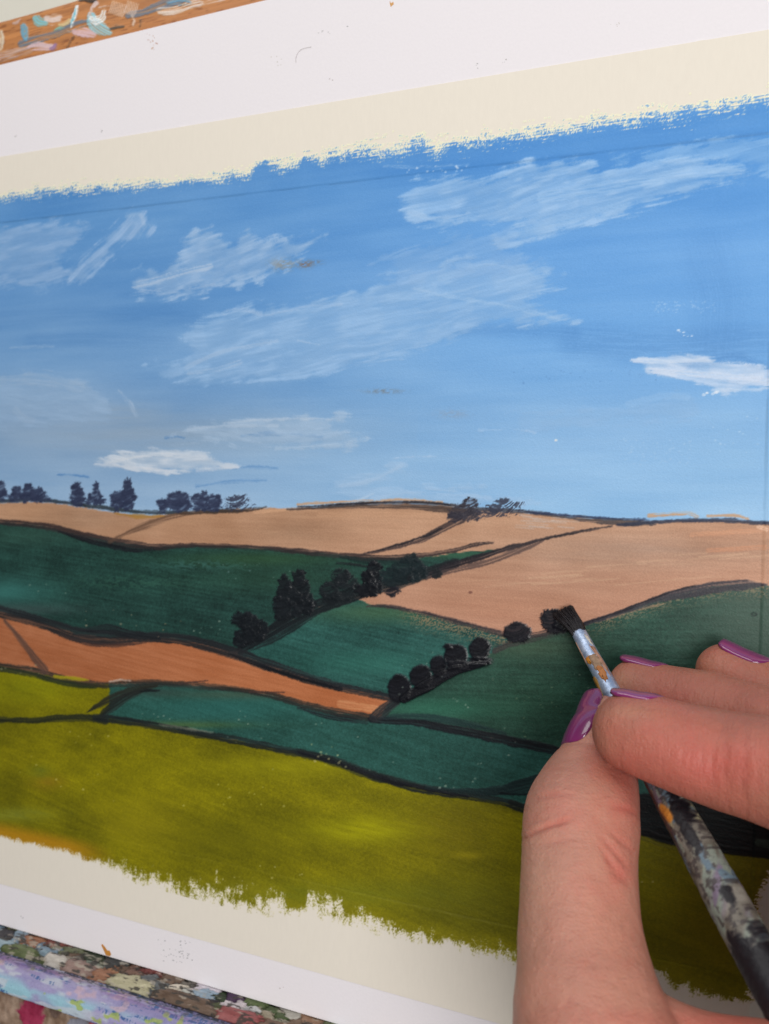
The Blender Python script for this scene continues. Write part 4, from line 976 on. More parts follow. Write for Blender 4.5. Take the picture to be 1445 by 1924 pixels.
# lower rail under the lip
lo = np.array([(17.2 - LD, -6.7), (17.6 - LD, -9), (18.0 - LD, -14), (18.0 - LD, -24), (17.0 - LD, -40)]); kk2 = np.linspace(0, 4, 110)
lw_, lv_ = np.interp(kk2, range(5), lo[:, 0]), np.interp(kk2, range(5), lo[:, 1])
ul2 = np.arange(U_L - 8, U_R + 10, .4)
Pb = np.zeros((len(kk2), len(ul2), 3)); Pb[..., 0] = ul2[None, :]; Pb[..., 1] = vbase(ul2)[None, :] + lv_[:, None]; Pb[..., 2] = lw_[:, None]
bc = Canvas(Pb, np.array([0, .1, 1.0]), (140, 116, 98))
bc.c += ((fbm(bc.bx / 60, bc.by / 60, 1200, 4) - .5) * 90)[:, None] + ((fbm(bc.bx / 10, bc.by / 14, 1201, 3) - .5) * 50)[:, None]
for (cx, cy, rx, ry, rgb) in [(62, 1905, 26, 34, (150, 46, 76)), (150, 1925, 22, 14, (140, 140, 152)), (105, 1900, 10, 14, (110, 90, 80)), (180, 1924, 12, 8, (150, 70, 76))]:
    i = bc.box(cx - rx, cy - ry, cx + rx, cy + ry, 14)
    a = sstep(1.1, .8, np.hypot((bc.px[i] - cx) / rx, (bc.py[i] - cy) / ry) + (fbm(bc.bx[i] / 14, bc.by[i] / 10, 1202) - .5) * .8)
    bc.lay(i, a, np.array(rgb) + ((fbm(bc.bx[i] / 8, bc.by[i] / 20, 1203) - .5) * 40)[:, None], None, .2)
bc.h += (fbm(bc.bx / 14, bc.by / 14, 1204, 4) - .5) * .5
bc.id[:] = 1
bc.build({1: ('lower_rail', 'brown lower rail stained with maroon paint', easel, M_CRUST)}, M_CRUST)
# solid core behind ledge and rail
bm = bmesh.new()
c0 = [(-10, -1.2), (12 - LD, -1.9), (17.0 - LD, -3.6), (17.0 - LD, -40), (-10, -40)]
prism(bm, [Vector((ul[0] * MM, (vbase(ul[0]) + v) * MM, w * MM)) for w, v in c0], [Vector((ul[-1] * MM, (vbase(ul[-1]) + v) * MM, w * MM)) for w, v in c0])
bmesh.ops.recalc_face_normals(bm, faces=bm.faces)
obj('ledge_core', from_bm('ledge_core', bm, False), M_WOODP, easel)

# =====================================================================
# small things on the paper: a hair, orange marks, scuffs
# =====================================================================
def tube_mesh(name, pts, rad, seg=6):
    pts = np.asarray(pts, float); n = len(pts)
    T = np.gradient(pts, axis=0); T /= np.linalg.norm(T, axis=1, keepdims=True)
    ref = np.array([0, 0, 1.0]); V = []
    rad = np.broadcast_to(rad, (n,))
    for p, t_, r in zip(pts, T, rad):
        a = np.cross(t_, ref); a /= np.linalg.norm(a) + 1e-12; b = np.cross(a, t_)
        for k in range(seg):
            th = 2 * math.pi * k / seg; V.append(p + r * (math.cos(th) * a + math.sin(th) * b))
    q = [[i * seg + k, i * seg + (k + 1) % seg, (i + 1) * seg + (k + 1) % seg, (i + 1) * seg + k] for i in range(n - 1) for k in range(seg)]
    return new_mesh(name, np.array(V) * MM, quads=np.array(q))
M_HAIR = plain('dark_hair', (150, 140, 134), .5, .3)
hp = [on_board(x, y, .09) for x, y in [(556, 118), (556, 108), (560, 99), (566, 93), (575, 90), (585, 88)]]
kk = np.linspace(0, 5, 26); hp = np.array(hp); hp = np.stack([catmull(hp[:, k], kk) for k in range(3)], 1)
obj('stray_hair', tube_mesh('stray_hair', hp, .03), M_HAIR, None, 'short curved stray hair lying on the white paper above the tape', 'hair')
def blob_mark(name, poly, rgb, w, parent, thick=.04, label=None, seed=1):
    cx, cy = np.mean(poly, axis=0)
    bm = bmesh.new(); pts = [on_board(x, y, w) * MM for x, y in poly]; c = on_board(cx, cy, w + thick) * MM
    vs = [bm.verts.new(p) for p in pts]; cvx = bm.verts.new(c)
    for a in range(len(vs)): bm.faces.new((vs[a], vs[(a + 1) % len(vs)], cvx))
    bmesh.ops.recalc_face_normals(bm, faces=bm.faces)
    return obj(name, from_bm(name, bm), plain('mark_' + str(seed), rgb, .6, .3, 1500, .15), parent, label)
blob_mark('paint_mark', [(190, 1775), (193, 1774), (198, 1780), (203, 1788), (206, 1786), (209, 1793), (207, 1797), (199, 1795), (196, 1788), (193, 1782)], (196, 134, 60), .02, painting, label='orange paint dab at the lower edge of the paper', seed=2)
blob_mark('paint_mark', [(732, 2), (735, 6), (739, 3), (740, 8), (734, 13), (733, 9)], (214, 160, 96), .02, painting, label='tiny orange paint dab at the top of the paper', seed=3)
r2 = np.random.default_rng(11)
for q, (cx, cy, n_, sx, sy, rgb) in enumerate([(283, 72, 9, 8, 5, (176, 110, 86)), (287, 88, 8, 4, 9, (190, 140, 110)), (335, 1790, 40, 18, 14, (150, 146, 150)), (605, 60, 6, 6, 2, (190, 184, 186)), (523, 112, 6, 5, 8, (200, 190, 182)), (620, 146, 3, 3, 3, (130, 110, 100)), (186, 250, 2, 3, 3, (110, 104, 104)), (653, 48, 1, 1, 1, (90, 88, 90)), (950, 115, 4, 4, 3, (150, 144, 140)), (895, 124, 3, 3, 3, (150, 144, 144)), (44, 1724, 2, 3, 2, (160, 156, 158)), (530, 1855, 2, 3, 3, (150, 130, 130)), (1000, 215, 0, 1, 1, (120, 112, 104)), (1160, 46, 5, 8, 2, (190, 180, 170)), (30, 258, 2, 2, 2, (160, 156, 156)), (663, 1737, 1, 1, 1, (60, 60, 56))]):
    if n_ == 0: continue
    bm = bmesh.new()
    for _ in range(n_):
        x, y = cx + r2.normal() * sx, cy + r2.normal() * sy; r = r2.uniform(.8, 1.9)
        w = .135 if 1660 < y < 1760 and x > 600 else .012
        ring = [on_board(x + r * math.cos(a) * r2.uniform(.5, 1.4), y + r * math.sin(a) * r2.uniform(.4, 1.1), w) * MM for a in np.linspace(0, 2 * math.pi, 7)[:-1]]
        c = on_board(x, y, w + .03) * MM
        vs = [bm.verts.new(p) for p in ring]; cvx = bm.verts.new(c)
        for a in range(6): bm.faces.new((vs[a], vs[(a + 1) % 6], cvx))
    bmesh.ops.recalc_face_normals(bm, faces=bm.faces)
    o = obj('paint_specks', from_bm('paint_specks', bm), plain('speck_' + str(q), tuple(c_ * .55 + 232 * .45 for c_ in rgb), .6, .3), painting); o['kind'] = 'stuff'

# =====================================================================
# paintbrush: straight in space, tip on the paper, handle towards the viewer
# =====================================================================
brush = empty('paintbrush', 'small flat paintbrush with dented metal ferrule and paint crusted handle, touching the canvas', 'paintbrush')
B0, B1 = at_z(1062, 1143, 160.0), None
sl = .552
def bpt(y):                         # point of the brush axis seen at photo row y
    x = 1086 + (y - 1186) * sl
    tpar = (y - 1150) * math.hypot(1, sl)
    return at_z(x, y, 1 / (.00625 + tpar * 4.04e-6))
A0 = bpt(1186); A1 = bpt(1697)
AX = (A1 - A0); AL = np.linalg.norm(AX); AX /= AL
view = (A0 - cpos); view /= np.linalg.norm(view)
S1 = np.cross(AX, view); S1 /= np.linalg.norm(S1)         # across the brush in the picture
S2 = np.cross(AX, S1)                                     # towards / away from the viewer
if S2.dot(view) > 0: S2 = -S2
def s_of_y(y): return (bpt(y) - A0).dot(AX)
def lathe(name, sv, ra, rb, seg, mat, parent, colf=None, noisef=None, caps=True):
    V = []; C = []
    for s_, a_r, b_r in zip(sv, ra, rb):
        for k in range(seg):
            th = 2 * math.pi * k / seg
            q = noisef(s_, th) if noisef else 0
            V.append(A0 + AX * s_ + S1 * math.cos(th) * (a_r + q) + S2 * math.sin(th) * (b_r + q))
            C.append((s_, th))
    n = len(sv); V = np.array(V)
    q = [[i * seg + k, i * seg + (k + 1) % seg, (i + 1) * seg + (k + 1) % seg, (i + 1) * seg + k] for i in range(n - 1) for k in range(seg)]
    if caps:
        V = np.concatenate([V, [A0 + AX * sv[0]], [A0 + AX * sv[-1]]]); C += [(sv[0], 0), (sv[-1], 0)]
        q += [[k, len(V) - 2, len(V) - 2, (k + 1) % seg] for k in range(0)]
    me = new_mesh(name, V * MM, quads=np.array(q))
    if colf is not None: set_col(me, lin(colf(np.array(C))))
    o = obj(name, me, mat, parent)
    if caps:
        bm = bmesh.new(); bm.from_mesh(me); bm.verts.ensure_lookup_table()
        for base, cidx in ((0, len(V) - 2), ((n - 1) * seg, len(V) - 1)):
            for k in range(seg): bm.faces.new((bm.verts[base + k], bm.verts[base + (k + 1) % seg], bm.verts[cidx]))
        bmesh.ops.recalc_face_normals(bm, faces=bm.faces)
        for f_ in bm.faces: f_.smooth = True
        bm.to_mesh(me); bm.free()
    return o
sF0, sF1 = 0.0, s_of_y(1380)
z_at = lambda s_: board2cam(A0 + AX * s_)[2]
sv = np.linspace(sF0, sF1, 60); tf = (sv - sF0) / (sF1 - sF0)
ra = np.interp(tf, [0, .3, .6, 1], [1.45, 1.55, 1.75, 2.1]); rb = np.interp(tf, [0, .3, .6, 1], [1.0, 1.2, 1.6, 2.1])
for cpos_s in (.80, .86):
    ra += -.10 * np.exp(-((tf - cpos_s) / .012) ** 2); rb += -.10 * np.exp(-((tf - cpos_s) / .012) ** 2)
ra[0] -= .12; rb[0] -= .12
m_f, t_f, b_f = nt('ferrule_metal')
b_f.inputs['Metallic'].default_value = .75; b_f.inputs['Roughness'].default_value = .42
nf = coord_noise(t_f, 700, (1, 1, 1), 4); cr_ = N(t_f, 'ShaderNodeValToRGB')
cr_.color_ramp.elements[0].position = .4; cr_.color_ramp.elements[0].color = (*lin((168, 186, 214)), 1)
cr_.color_ramp.elements[1].position = .62; cr_.color_ramp.elements[1].color = (*lin((210, 224, 246)), 1)
t_f.links.new(nf.outputs['Fac'], cr_.inputs['Fac']); t_f.links.new(cr_.outputs['Color'], b_f.inputs['Base Color'])
add_bump(t_f, b_f, nf.outputs['Fac'], .00008)
ferrule = lathe('ferrule', sv, ra, rb, 48, m_f, brush, caps=True)
# dried paint flakes on the ferrule
def flake(name, poly_ys, rgb, thick, seed, parent, off=0.0):
    """poly in (s fraction, angle deg) hugging the ferrule"""
    r3 = np.random.default_rng(seed); bm = bmesh.new(); ring = []
    cs = np.mean([p[0] for p in poly_ys]); ca = np.mean([p[1] for p in poly_ys])
    def pt(f_, deg, lift):
        s_ = sF0 + f_ * (sF1 - sF0); th = math.radians(deg)
        a_r = np.interp(f_, tf, ra) + lift; b_r = np.interp(f_, tf, rb) + lift
        return (A0 + AX * s_ + S1 * math.cos(th) * a_r + S2 * math.sin(th) * b_r) * MM
    dense = []
    for k in range(len(poly_ys)):
        a, b = np.array(poly_ys[k]), np.array(poly_ys[(k + 1) % len(poly_ys)])
        for t_ in np.linspace(0, 1, 5)[:-1]:
            p = a * (1 - t_) + b * t_; p = p + np.array([r3.normal() * .008, r3.normal() * 4]); dense.append(p)
    layers = []
    for sc_, lift in ((1.0, .0), (.97, thick), (.6, thick * 1.5), (.25, thick * 1.3)):
        layers.append([bm.verts.new(pt(cs + (p[0] - cs) * sc_, ca + (p[1] - ca) * sc_, lift + r3.normal() * thick * .12)) for p in dense])
    n = len(dense)
    for L0, L1_ in zip(layers[:-1], layers[1:]):
        for k in range(n): bm.faces.new((L0[k], L0[(k + 1) % n], L1_[(k + 1) % n], L1_[k]))
    bm.faces.new(layers[-1])
    bmesh.ops.recalc_face_normals(bm, faces=bm.faces)
    return obj(name, from_bm(name, bm), plain('flake_' + str(seed), rgb, .6, .3, 1200, .25, .0001), parent)
# angle 90 = towards viewer, 0 = one side, 180 = other side
side = 1 if (project(A0 + S1 * 2)[0] > project(A0)[0]) else -1
def ang_(d): return d if side > 0 else 180 - d         # d: 0 = right hand side in the picture
flake('paint_flake', [(.28, ang_(115)), (.28, ang_(60)), (.36, ang_(45)), (.46, ang_(70)), (.44, ang_(110)), (.36, ang_(120))], (156, 128, 104), .07, 31, ferrule)
flake('paint_flake', [(.28, ang_(140)), (.29, ang_(112)), (.36, ang_(110)), (.34, ang_(142))], (190, 124, 44), .1, 32, ferrule)
flake('paint_flake', [(.40, ang_(100)), (.42, ang_(62)), (.54, ang_(66)), (.56, ang_(92)), (.50, ang_(104))], (184, 120, 70), .14, 33, ferrule)
flake('paint_flake', [(.18, ang_(70)), (.22, ang_(34)), (.40, ang_(26)), (.52, ang_(36)), (.44, ang_(56)), (.3, ang_(58))], (176, 134, 112), .08, 34, ferrule)
flake('paint_flake', [(.45, ang_(176)), (.47, ang_(140)), (.60, ang_(150)), (.68, ang_(170)), (.62, ang_(190))], (148, 108, 44), .16, 35, ferrule)
flake('paint_flake', [(.08, ang_(60)), (.10, ang_(36)), (.2, ang_(34)), (.18, ang_(58))], (196, 188, 176), .06, 36, ferrule)
flake('paint_flake', [(.80, ang_(96)), (.79, ang_(78)), (.86, ang_(74)), (.87, ang_(95))], (206, 196, 182), .08, 37, ferrule)
flake('paint_flake', [(.10, ang_(180)), (.10, ang_(150)), (.30, ang_(160)), (.34, ang_(182))], (186, 146, 122), .05, 38, ferrule)

# bristles: flat splayed tuft
def bristles():
    r4 = np.random.default_rng(21); V = []; q = []; nb = 760
    tipc = on_board(1052, 1150, .35)
    tipr, tipl = on_board(1074, 1138, .25), on_board(1042, 1152, .25)
    for k in range(nb):
        a = r4.uniform(-1, 1); b = r4.uniform(-1, 1) * math.sqrt(1 - a * a * .6)
        p0 = A0 + AX * .8 + S1 * side * a * 1.25 + S2 * b * .85
        f_ = (a + 1) / 2
        p3 = tipl * (1 - f_) + tipr * f_ + np.array([r4.normal() * .15, r4.normal() * .15, 0])
        p3 = p3 + np.array([.12, -.42, 0]) * 1.6 * r4.uniform(-.2, 1) * 1.0
        p3[2] = max(.30, .35 + (b + 1) * .75 + r4.normal() * .1)
        p1 = p0 - AX * 2.2 + S1 * side * a * .35 + S2 * b * .3
        p2 = (p1 + p3) / 2 + S2 * b * .15
        ctrl = np.array([p0, p1, p2, p3]); kk = np.linspace(0, 3, 8)
        pts = np.stack([catmull(ctrl[:, c_], kk) for c_ in range(3)], 1)
        rad = np.linspace(.15, .06, 8); base = len(V)
        for i_, p in enumerate(pts):
            for s_ in range(4):
                th = s_ * math.pi / 2
                V.append(p + (S1 * math.cos(th) + S2 * math.sin(th)) * rad[i_])
        for i_ in range(7):
            for s_ in range(4): q.append([base + i_ * 4 + s_, base + i_ * 4 + (s_ + 1) % 4, base + (i_ + 1) * 4 + (s_ + 1) % 4, base + (i_ + 1) * 4 + s_])
    return new_mesh('bristles', np.array(V) * MM, quads=np.array(q))
M_BRIS = plain('paint_loaded_bristles', (26, 22, 26), .45, .4, 2000, .3, .0001)
obj('bristles', bristles(), M_BRIS, brush, 'bristles loaded with black paint')
# handle
sH0, sH1 = sF1 - 1.0, s_of_y(1697) + 95
sv = np.concatenate([np.linspace(sH0, s_of_y(1900), 420), np.linspace(s_of_y(1900), sH1, 120)[1:]])
sa, sb_ = s_of_y(1484), s_of_y(1697)
rH = np.interp(sv, [sH0, sF1 + .6, sF1 + 3, sa, sb_, sb_ + 12, sb_ + 45, sH1 - 2, sH1], [2.0, 2.15, 2.4, 2.62, 3.0, 3.05, 2.5, 1.3, .5])
def hcol(C):
    s_, th = C[:, 0] * 9, C[:, 1]
    cxn, cyn = np.cos(th) * 16, np.sin(th) * 16
    q1 = fbm(s_ / 60 + cxn / 30, cyn / 26 + s_ * .004, 1300, 4); q2 = fbm(s_ / 40 + cxn / 20, cyn / 18, 1301, 4); q3 = fbm(s_ / 24, cxn / 14 + cyn / 18, 1302, 3)
    c = np.array((116, 111, 102.)) + ((q3 - .5) * 70)[:, None]
    f_ = sstep(.52, .62, q1)[:, None]; c = c * (1 - f_) + np.array((112, 100, 118)) * f_
    f_ = sstep(.54, .64, q2)[:, None]; c = c * (1 - f_) + np.array((122, 130, 120)) * f_
    f_ = sstep(.60, .68, fbm(s_ / 30, cyn / 12, 1303, 3))[:, None]; c = c * (1 - f_) + np.array((152, 147, 118)) * f_
    f_ = sstep(.60, .66, fbm(s_ / 30 + 7, cxn / 10 + cyn / 14, 1304, 3))[:, None]; c = c * (1 - f_) + np.array((92, 110, 122)) * f_
    f_ = 0 * sstep(.74, .78, fbm(s_ / 16 + 3, cyn / 9 + cxn / 16, 1305, 3))[:, None]; c = c * (1 - f_) + np.array((190, 128, 56)) * f_
    f_ = sstep(.56, .66, fbm(s_ / 8, cxn / 5 + cyn / 6, 1320, 4))[:, None] * .75; c = c * (1 - f_) + np.array((58, 52, 52)) * f_
    # black patches where the lacquer shows, placed as seen (row, angle, length, width)
    for (row, dg, ls, wd) in [(1482, 80, 2.2, 16), (1513, 74, 2.2, 18), (1534, 80, 4.5, 36), (1562, 92, 6, 16), (1590, 92, 3.5, 16), (1698, 78, 4, 18), (1790, 128, 6, 26), (1815, 120, 6, 40), (1850, 100, 6, 70), (1885, 90, 14, 200)]:
        da = np.abs((np.degrees(th) - ang_(dg) + 180) % 360 - 180)
        ss = np.abs(C[:, 0] - s_of_y(row))
        n_ = (fbm(s_ / 9, cxn / 6 + cyn / 6, 1310 + row, 3) - .5) * 1.1
        f_ = sstep(1.25, .75, np.hypot(ss / (ls * .5), da / wd) + n_ * 1.3)[:, None]
        c = c * (1 - f_) + np.array((20, 18, 24.)) * f_
    da = np.abs((np.degrees(th) - ang_(138) + 180) % 360 - 180); ss = np.abs(C[:, 0] - s_of_y(1529))
    f_ = sstep(1.1, .8, np.hypot(ss / 1.6, da / 26) + (q3 - .5))[:, None]; c = c * (1 - f_) + np.array((196, 128, 52.)) * f_
    da = np.abs((np.degrees(th) - ang_(172) + 180) % 360 - 180); f_ = (sstep(34, 20, da + (q1 - .5) * 40) * sstep(s_of_y(1640), s_of_y(1560), C[:, 0]))[:, None] * .85
    c = c * (1 - f_) + np.array((66, 44, 48.)) * f_
    return c
def hnoise(s_, th):
    return (mnoise.noise(Vector((s_ * .5, math.cos(th) * 1.6, math.sin(th) * 1.6))) * .10 + mnoise.noise(Vector((s_ * 1.6, math.cos(th) * 4, math.sin(th) * 4))) * .06)
M_HANDLE = paint_material('crusted_handle', .5, .4, .00008, .00004, .1)
lathe('handle', sv, rH, rH, 72, M_HANDLE, brush, colf=hcol, noisef=hnoise)

# =====================================================================
# the hand
# =====================================================================
def finger(ctrl, n=64, seg=40, tip_round=True, end_round=True):
    """ctrl rows: px, py, z, r_image(mm), r_depth(mm); first row is the tip end"""
    ctrl = np.array(ctrl, float)
    P3 = np.array([at_z(r[0], r[1], r[2]) for r in ctrl])
    kk = np.linspace(0, len(ctrl) - 1, n)
    C = np.stack([catmull(P3[:, k], kk) for k in range(3)], 1)
    ra = np.interp(kk, range(len(ctrl)), ctrl[:, 3]); rb = np.interp(kk, range(len(ctrl)), ctrl[:, 4])
    for _ in range(3):
        ra[1:-1] = (ra[:-2] + 2 * ra[1:-1] + ra[2:]) / 4; rb[1:-1] = (rb[:-2] + 2 * rb[1:-1] + rb[2:]) / 4
    T = np.gradient(C, axis=0); T /= np.linalg.norm(T, axis=1, keepdims=True)
    # rounded ends
    def cap(c, t_, r1, r2, sgn):
        out = []
        L = max(r1, r2) * .95
        for f_ in (.3, .55, .75, .9, .975):
            k = math.sqrt(1 - f_ * f_); out.append((c + t_ * sgn * L * f_, t_, r1 * k, r2 * k))
        return out
    R = [(C[i], T[i], ra[i], rb[i]) for i in range(n)]
    R = cap(C[0], T[0], ra[0], rb[0], -1)[::-1] + R + cap(C[-1], T[-1], ra[-1], rb[-1], 1)
    V = []
    for c, t_, a, b in R:
        vw = c - cpos; vw = vw / np.linalg.norm(vw)
        e1 = np.cross(t_, vw); e1 /= np.linalg.norm(e1); e2 = np.cross(t_, e1)
        for k in range(seg):
            th = 2 * math.pi * k / seg
            V.append(c + e1 * a * math.cos(th) + e2 * b * math.sin(th))
    m = len(R); V = np.array(V)
    q = [[i * seg + k, i * seg + (k + 1) % seg, (i + 1) * seg + (k + 1) % seg, (i + 1) * seg + k] for i in range(m - 1) for k in range(seg)]
    return V, q, seg, m, dict(C=C, T=T, ra=ra, rb=rb)

THUMB = [(1134, 1360, 142, 4.8, 5.2), (1128, 1390, 140, 5.8, 6.2), (1120, 1440, 138, 7.0, 7.0), (1106, 1490, 133.5, 8.5, 7.8), (1091, 1545, 128, 9.4, 8.5), (1087, 1620, 123.5, 8.87, 8.4), (1088, 1720, 118, 8.9, 8.8), (1096, 1820, 113, 9.55, 9.6), (1112, 1920, 108, 10.8, 11), (1150, 2050, 103, 13, 13), (1250, 2250, 99, 16, 15), (1450, 2520, 95, 19, 16)]
INDEX = [(1184, 1374, 127, 6.3, 6.0), (1230, 1388, 125, 6.75, 6.4), (1290, 1408, 123, 7.1, 6.9), (1360, 1428, 121, 7.6, 7.4), (1440, 1447, 117.5, 8.0, 7.8), (1540, 1480, 113, 8.2, 8.2), (1690, 1550, 106, 8.8, 9), (1790, 1680, 98, 9.2, 9.4), (1880, 1860, 90, 9.8, 10), (1930, 2030, 85, 11, 11), (1850, 2300, 84, 13, 13), (1660, 2650, 86, 15, 15)]
MIDDLE = [(1197, 1294, 147, 5.6, 5.6), (1250, 1312, 143.5, 6.1, 6.0), (1320, 1330, 138, 6.5, 6.4), (1400, 1356, 132, 6.8, 6.7), (1460, 1378, 127, 7.1, 7), (1580, 1420, 119, 7.6, 7.5), (1720, 1480, 110, 8.4, 8.6), (1850, 1640, 101, 8.8, 9), (1980, 1900, 92, 10, 10), (2010, 2060, 90, 11, 11), (1900, 2350, 90, 13, 13), (1700, 2680, 90, 15, 15)]
RING = [(1362, 1262, 145.2, 5.3, 5.2), (1400, 1283, 143, 5.7, 5.6), (1460, 1312, 140, 6.1, 6.0), (1580, 1370, 132, 6.6, 6.5), (1700, 1420, 124, 7.2, 7.2), (1830, 1500, 116, 8, 8), (1960, 1680, 108, 8.4, 8.6), (2070, 1920, 100, 9.6, 9.8), (2080, 2080, 98, 10.6, 10.6), (1950, 2400, 96, 12.5, 13), (1750, 2700, 94, 15, 15)]
LITTLE = [(1660, 1240, 134, 4.6, 4.6), (1740, 1280, 131, 5.3, 5.2), (1840, 1340, 126, 5.8, 5.8), (1960, 1460, 119, 6.6, 6.6), (2060, 1650, 113, 7, 7.4), (2140, 1920, 107, 8.6, 9), (2140, 2100, 104, 10, 10), (2000, 2420, 101, 12, 12), (1790, 2720, 98, 14, 15)]
WEB = [(1120, 1935, 107, 9, 8), (1200, 1990, 105, 8.8, 7), (1320, 2035, 102, 8.2, 6.5), (1480, 2060, 99, 8.2, 6.5), (1650, 2060, 94, 9, 7), (1850, 2040, 88, 10, 9)]
WEB2 = [(1200, 2120, 102, 14, 9), (1450, 2220, 98, 16, 9), (1800, 2200, 90, 15, 10)]
FOREARM = [(1640, 2600, 92, 22, 16), (1760, 2850, 90, 24, 18), (1900, 3200, 88, 27, 21), (2050, 3600, 86, 30, 25)]
allV, allQ, infos = [], [], {}
caps_ = []
off = 0
for nm, spec in dict(thumb=THUMB, index=INDEX, middle=MIDDLE, ring=RING, little=LITTLE, web=WEB, web2=WEB2, arm=FOREARM).items():
    V, q, seg, m, info = finger(spec); infos[nm] = info
    allV.append(V); allQ += [[a + off for a in f_] for f_ in q]
    caps_ += [[off + k for k in range(seg)][::-1], [off + (m - 1) * seg + k for k in range(seg)]]
    off += len(V)
allV = np.concatenate(allV)
me = bpy.data.meshes.new('hand_raw'); me.from_pydata([tuple(v * MM) for v in allV], [], allQ + caps_); me.update()
bm = bmesh.new(); bm.from_mesh(me); bmesh.ops.recalc_face_normals(bm, faces=bm.faces); bm.to_mesh(me); bm.free()
raw = bpy.data.objects.new('hand_raw', me); col.objects.link(raw)
rm = raw.modifiers.new('r', 'REMESH'); rm.mode = 'VOXEL'; rm.voxel_size = .00042; rm.use_smooth_shade = True
sm_ = raw.modifiers.new('s', 'SMOOTH'); sm_.factor = .5; sm_.iterations = 5
dg = bpy.context.evaluated_depsgraph_get(); dg.update()
hm = bpy.data.meshes.new_from_object(raw.evaluated_get(dg)); hm.name = 'hand'
bpy.data.objects.remove(raw)
nvv = len(hm.vertices); co = np.zeros(nvv * 3, np.float32); hm.vertices.foreach_get('co', co); co = co.reshape(-1, 3).astype(float) / MM
no = np.zeros(nvv * 3, np.float32); hm.vertices.foreach_get('normal', no); no = no.reshape(-1, 3).astype(float)
hx, hy = project(co); hz_ = board2cam(co)[:, 2]
vd = co - cpos; vd /= np.linalg.norm(vd, axis=1, keepdims=True)
facing = -np.sum(no * vd, 1)
print('hand verts', nvv)
red = np.zeros(nvv); disp = np.zeros(nvv)
def crease(pts, depth, width, zmax=None, ridge=0.0, rd=0.0):
    pts = np.array(pts, float); kk = np.linspace(0, len(pts) - 1, 30)
    pts = np.stack([catmull(pts[:, 0], kk), catmull(pts[:, 1], kk)], 1)
    d = np.full(nvv, 1e9); tt = np.zeros(nvv); sg = np.zeros(nvv)
    for k in range(len(pts) - 1):
        a, b = pts[k], pts[k + 1]; v = b - a; L2 = v.dot(v)
        t_ = np.clip(((hx - a[0]) * v[0] + (hy - a[1]) * v[1]) / L2, 0, 1)
        dd = np.hypot(hx - a[0] - t_ * v[0], hy - a[1] - t_ * v[1])
        m_ = dd < d; d[m_] = dd[m_]; tt[m_] = (k + t_[m_]) / len(pts); sg[m_] = np.sign((hx - a[0]) * v[1] - (hy - a[1]) * v[0])[m_]
    fade = np.sin(np.pi * np.clip(tt, 0.02, .98)) ** .5
    ok = (facing > .0) & ((hz_ < zmax) if zmax else True)
    g_ = np.exp(-(d / width) ** 2) * fade * ok
    disp[:] -= depth * g_
    if ridge: disp[:] += ridge * np.exp(-((d - width * 2.2) / (width * 1.5)) ** 2) * fade * ok
    red[:] += rd * np.exp(-(d / (width * 1.6)) ** 2) * fade * ok
crease([(975, 1580), (1010, 1562), (1035, 1551), (1072, 1541)], .36, 4.0, 133, .12, .35)
crease([(1000, 1500), (1040, 1492), (1075, 1494)], .12, 5, 136, .04, .25)
crease([(1010, 1588), (1050, 1580), (1085, 1576)], .12, 5, 131, .05, .2)
crease([(1128, 1570), (1150, 1596), (1178, 1630)], .2, 5, 131, .08, .25)
crease([(1118, 1580), (1142, 1612), (1172, 1648)], .16, 5, 131, .06, .25)
crease([(1145, 1560), (1165, 1578), (1190, 1600)], .16, 4, 131, .06, .2)
crease([(1136, 1600), (1155, 1640), (1185, 1660)], .16, 7, 131, .05, .16)
crease([(1150, 1516), (1172, 1518), (1196, 1530)], .2, 5, 136, .05, .3)
crease([(1195, 1385), (1220, 1368), (1232, 1362)], .08, 4, 140, .03, .15)
for q, x in enumerate((1290, 1304, 1322, 1340, 1362)):
    crease([(x - 6 + 3 * (q % 2), 1376 + 4 * q), (x, 1404 + q * 2), (x - 4, 1436 + q * 3), (x + 6, 1470 + q * 5)], .045, 5, 124, .05, .04)
crease([(1395, 1360), (1400, 1410), (1396, 1480), (1404, 1520)], .08, 7, 122, .05, .08)
# soft lumps: veins, tendons
disp += np.array([mnoise.noise(Vector(p) * .16) for p in co]) * .16 + np.array([mnoise.noise(Vector(p) * .5) for p in co]) * .035
co2 = co + no * disp[:, None]
hm.vertices.foreach_set('co', (co2 * MM).astype(np.float32).ravel())
hm.polygons.foreach_set('use_smooth', np.ones(len(hm.polygons), bool)); hm.update()
def spot(cx, cy, rx, ry, a): return a * np.exp(-((hx - cx) / rx) ** 2 - ((hy - cy) / ry) ** 2)
red += spot(1300, 1430, 160, 70, .35) + spot(1330, 1440, 130, 45, .35) + spot(1180, 1500, 30, 80, .4) + spot(1060, 1530, 70, 30, .2) + spot(1170, 1640, 25, 40, .3) + spot(1250, 1380, 60, 40, .25) + spot(1400, 1924, 160, 30, .6) + spot(1110, 1910, 120, 30, .15) + spot(1250, 1310, 80, 20, .35) + spot(1380, 1430, 80, 60, .25)
red += np.array([mnoise.noise(Vector(p) * .22 + Vector((9, 3, 1))) * .16 + mnoise.noise(Vector(p) * .7 + Vector((2, 7, 5))) * .12 + mnoise.noise(Vector(p) * 2.2) * .08 for p in co])
pale = spot(1160, 1275, 30, 26, .8) + spot(1180, 1335, 60, 14, .5) + spot(1320, 1250, 26, 20, .35) + spot(1000, 1700, 30, 160, .35) + spot(1020, 1640, 40, 60, .25)
base = np.array((190, 133, 114.)); redc = np.array((194, 100, 88.)); palec = np.array((194, 152, 130.))
rr_ = np.clip(red, 0, 1)[:, None]; pp_ = np.clip(pale, 0, 1)[:, None]
fm = np.zeros(nvv)
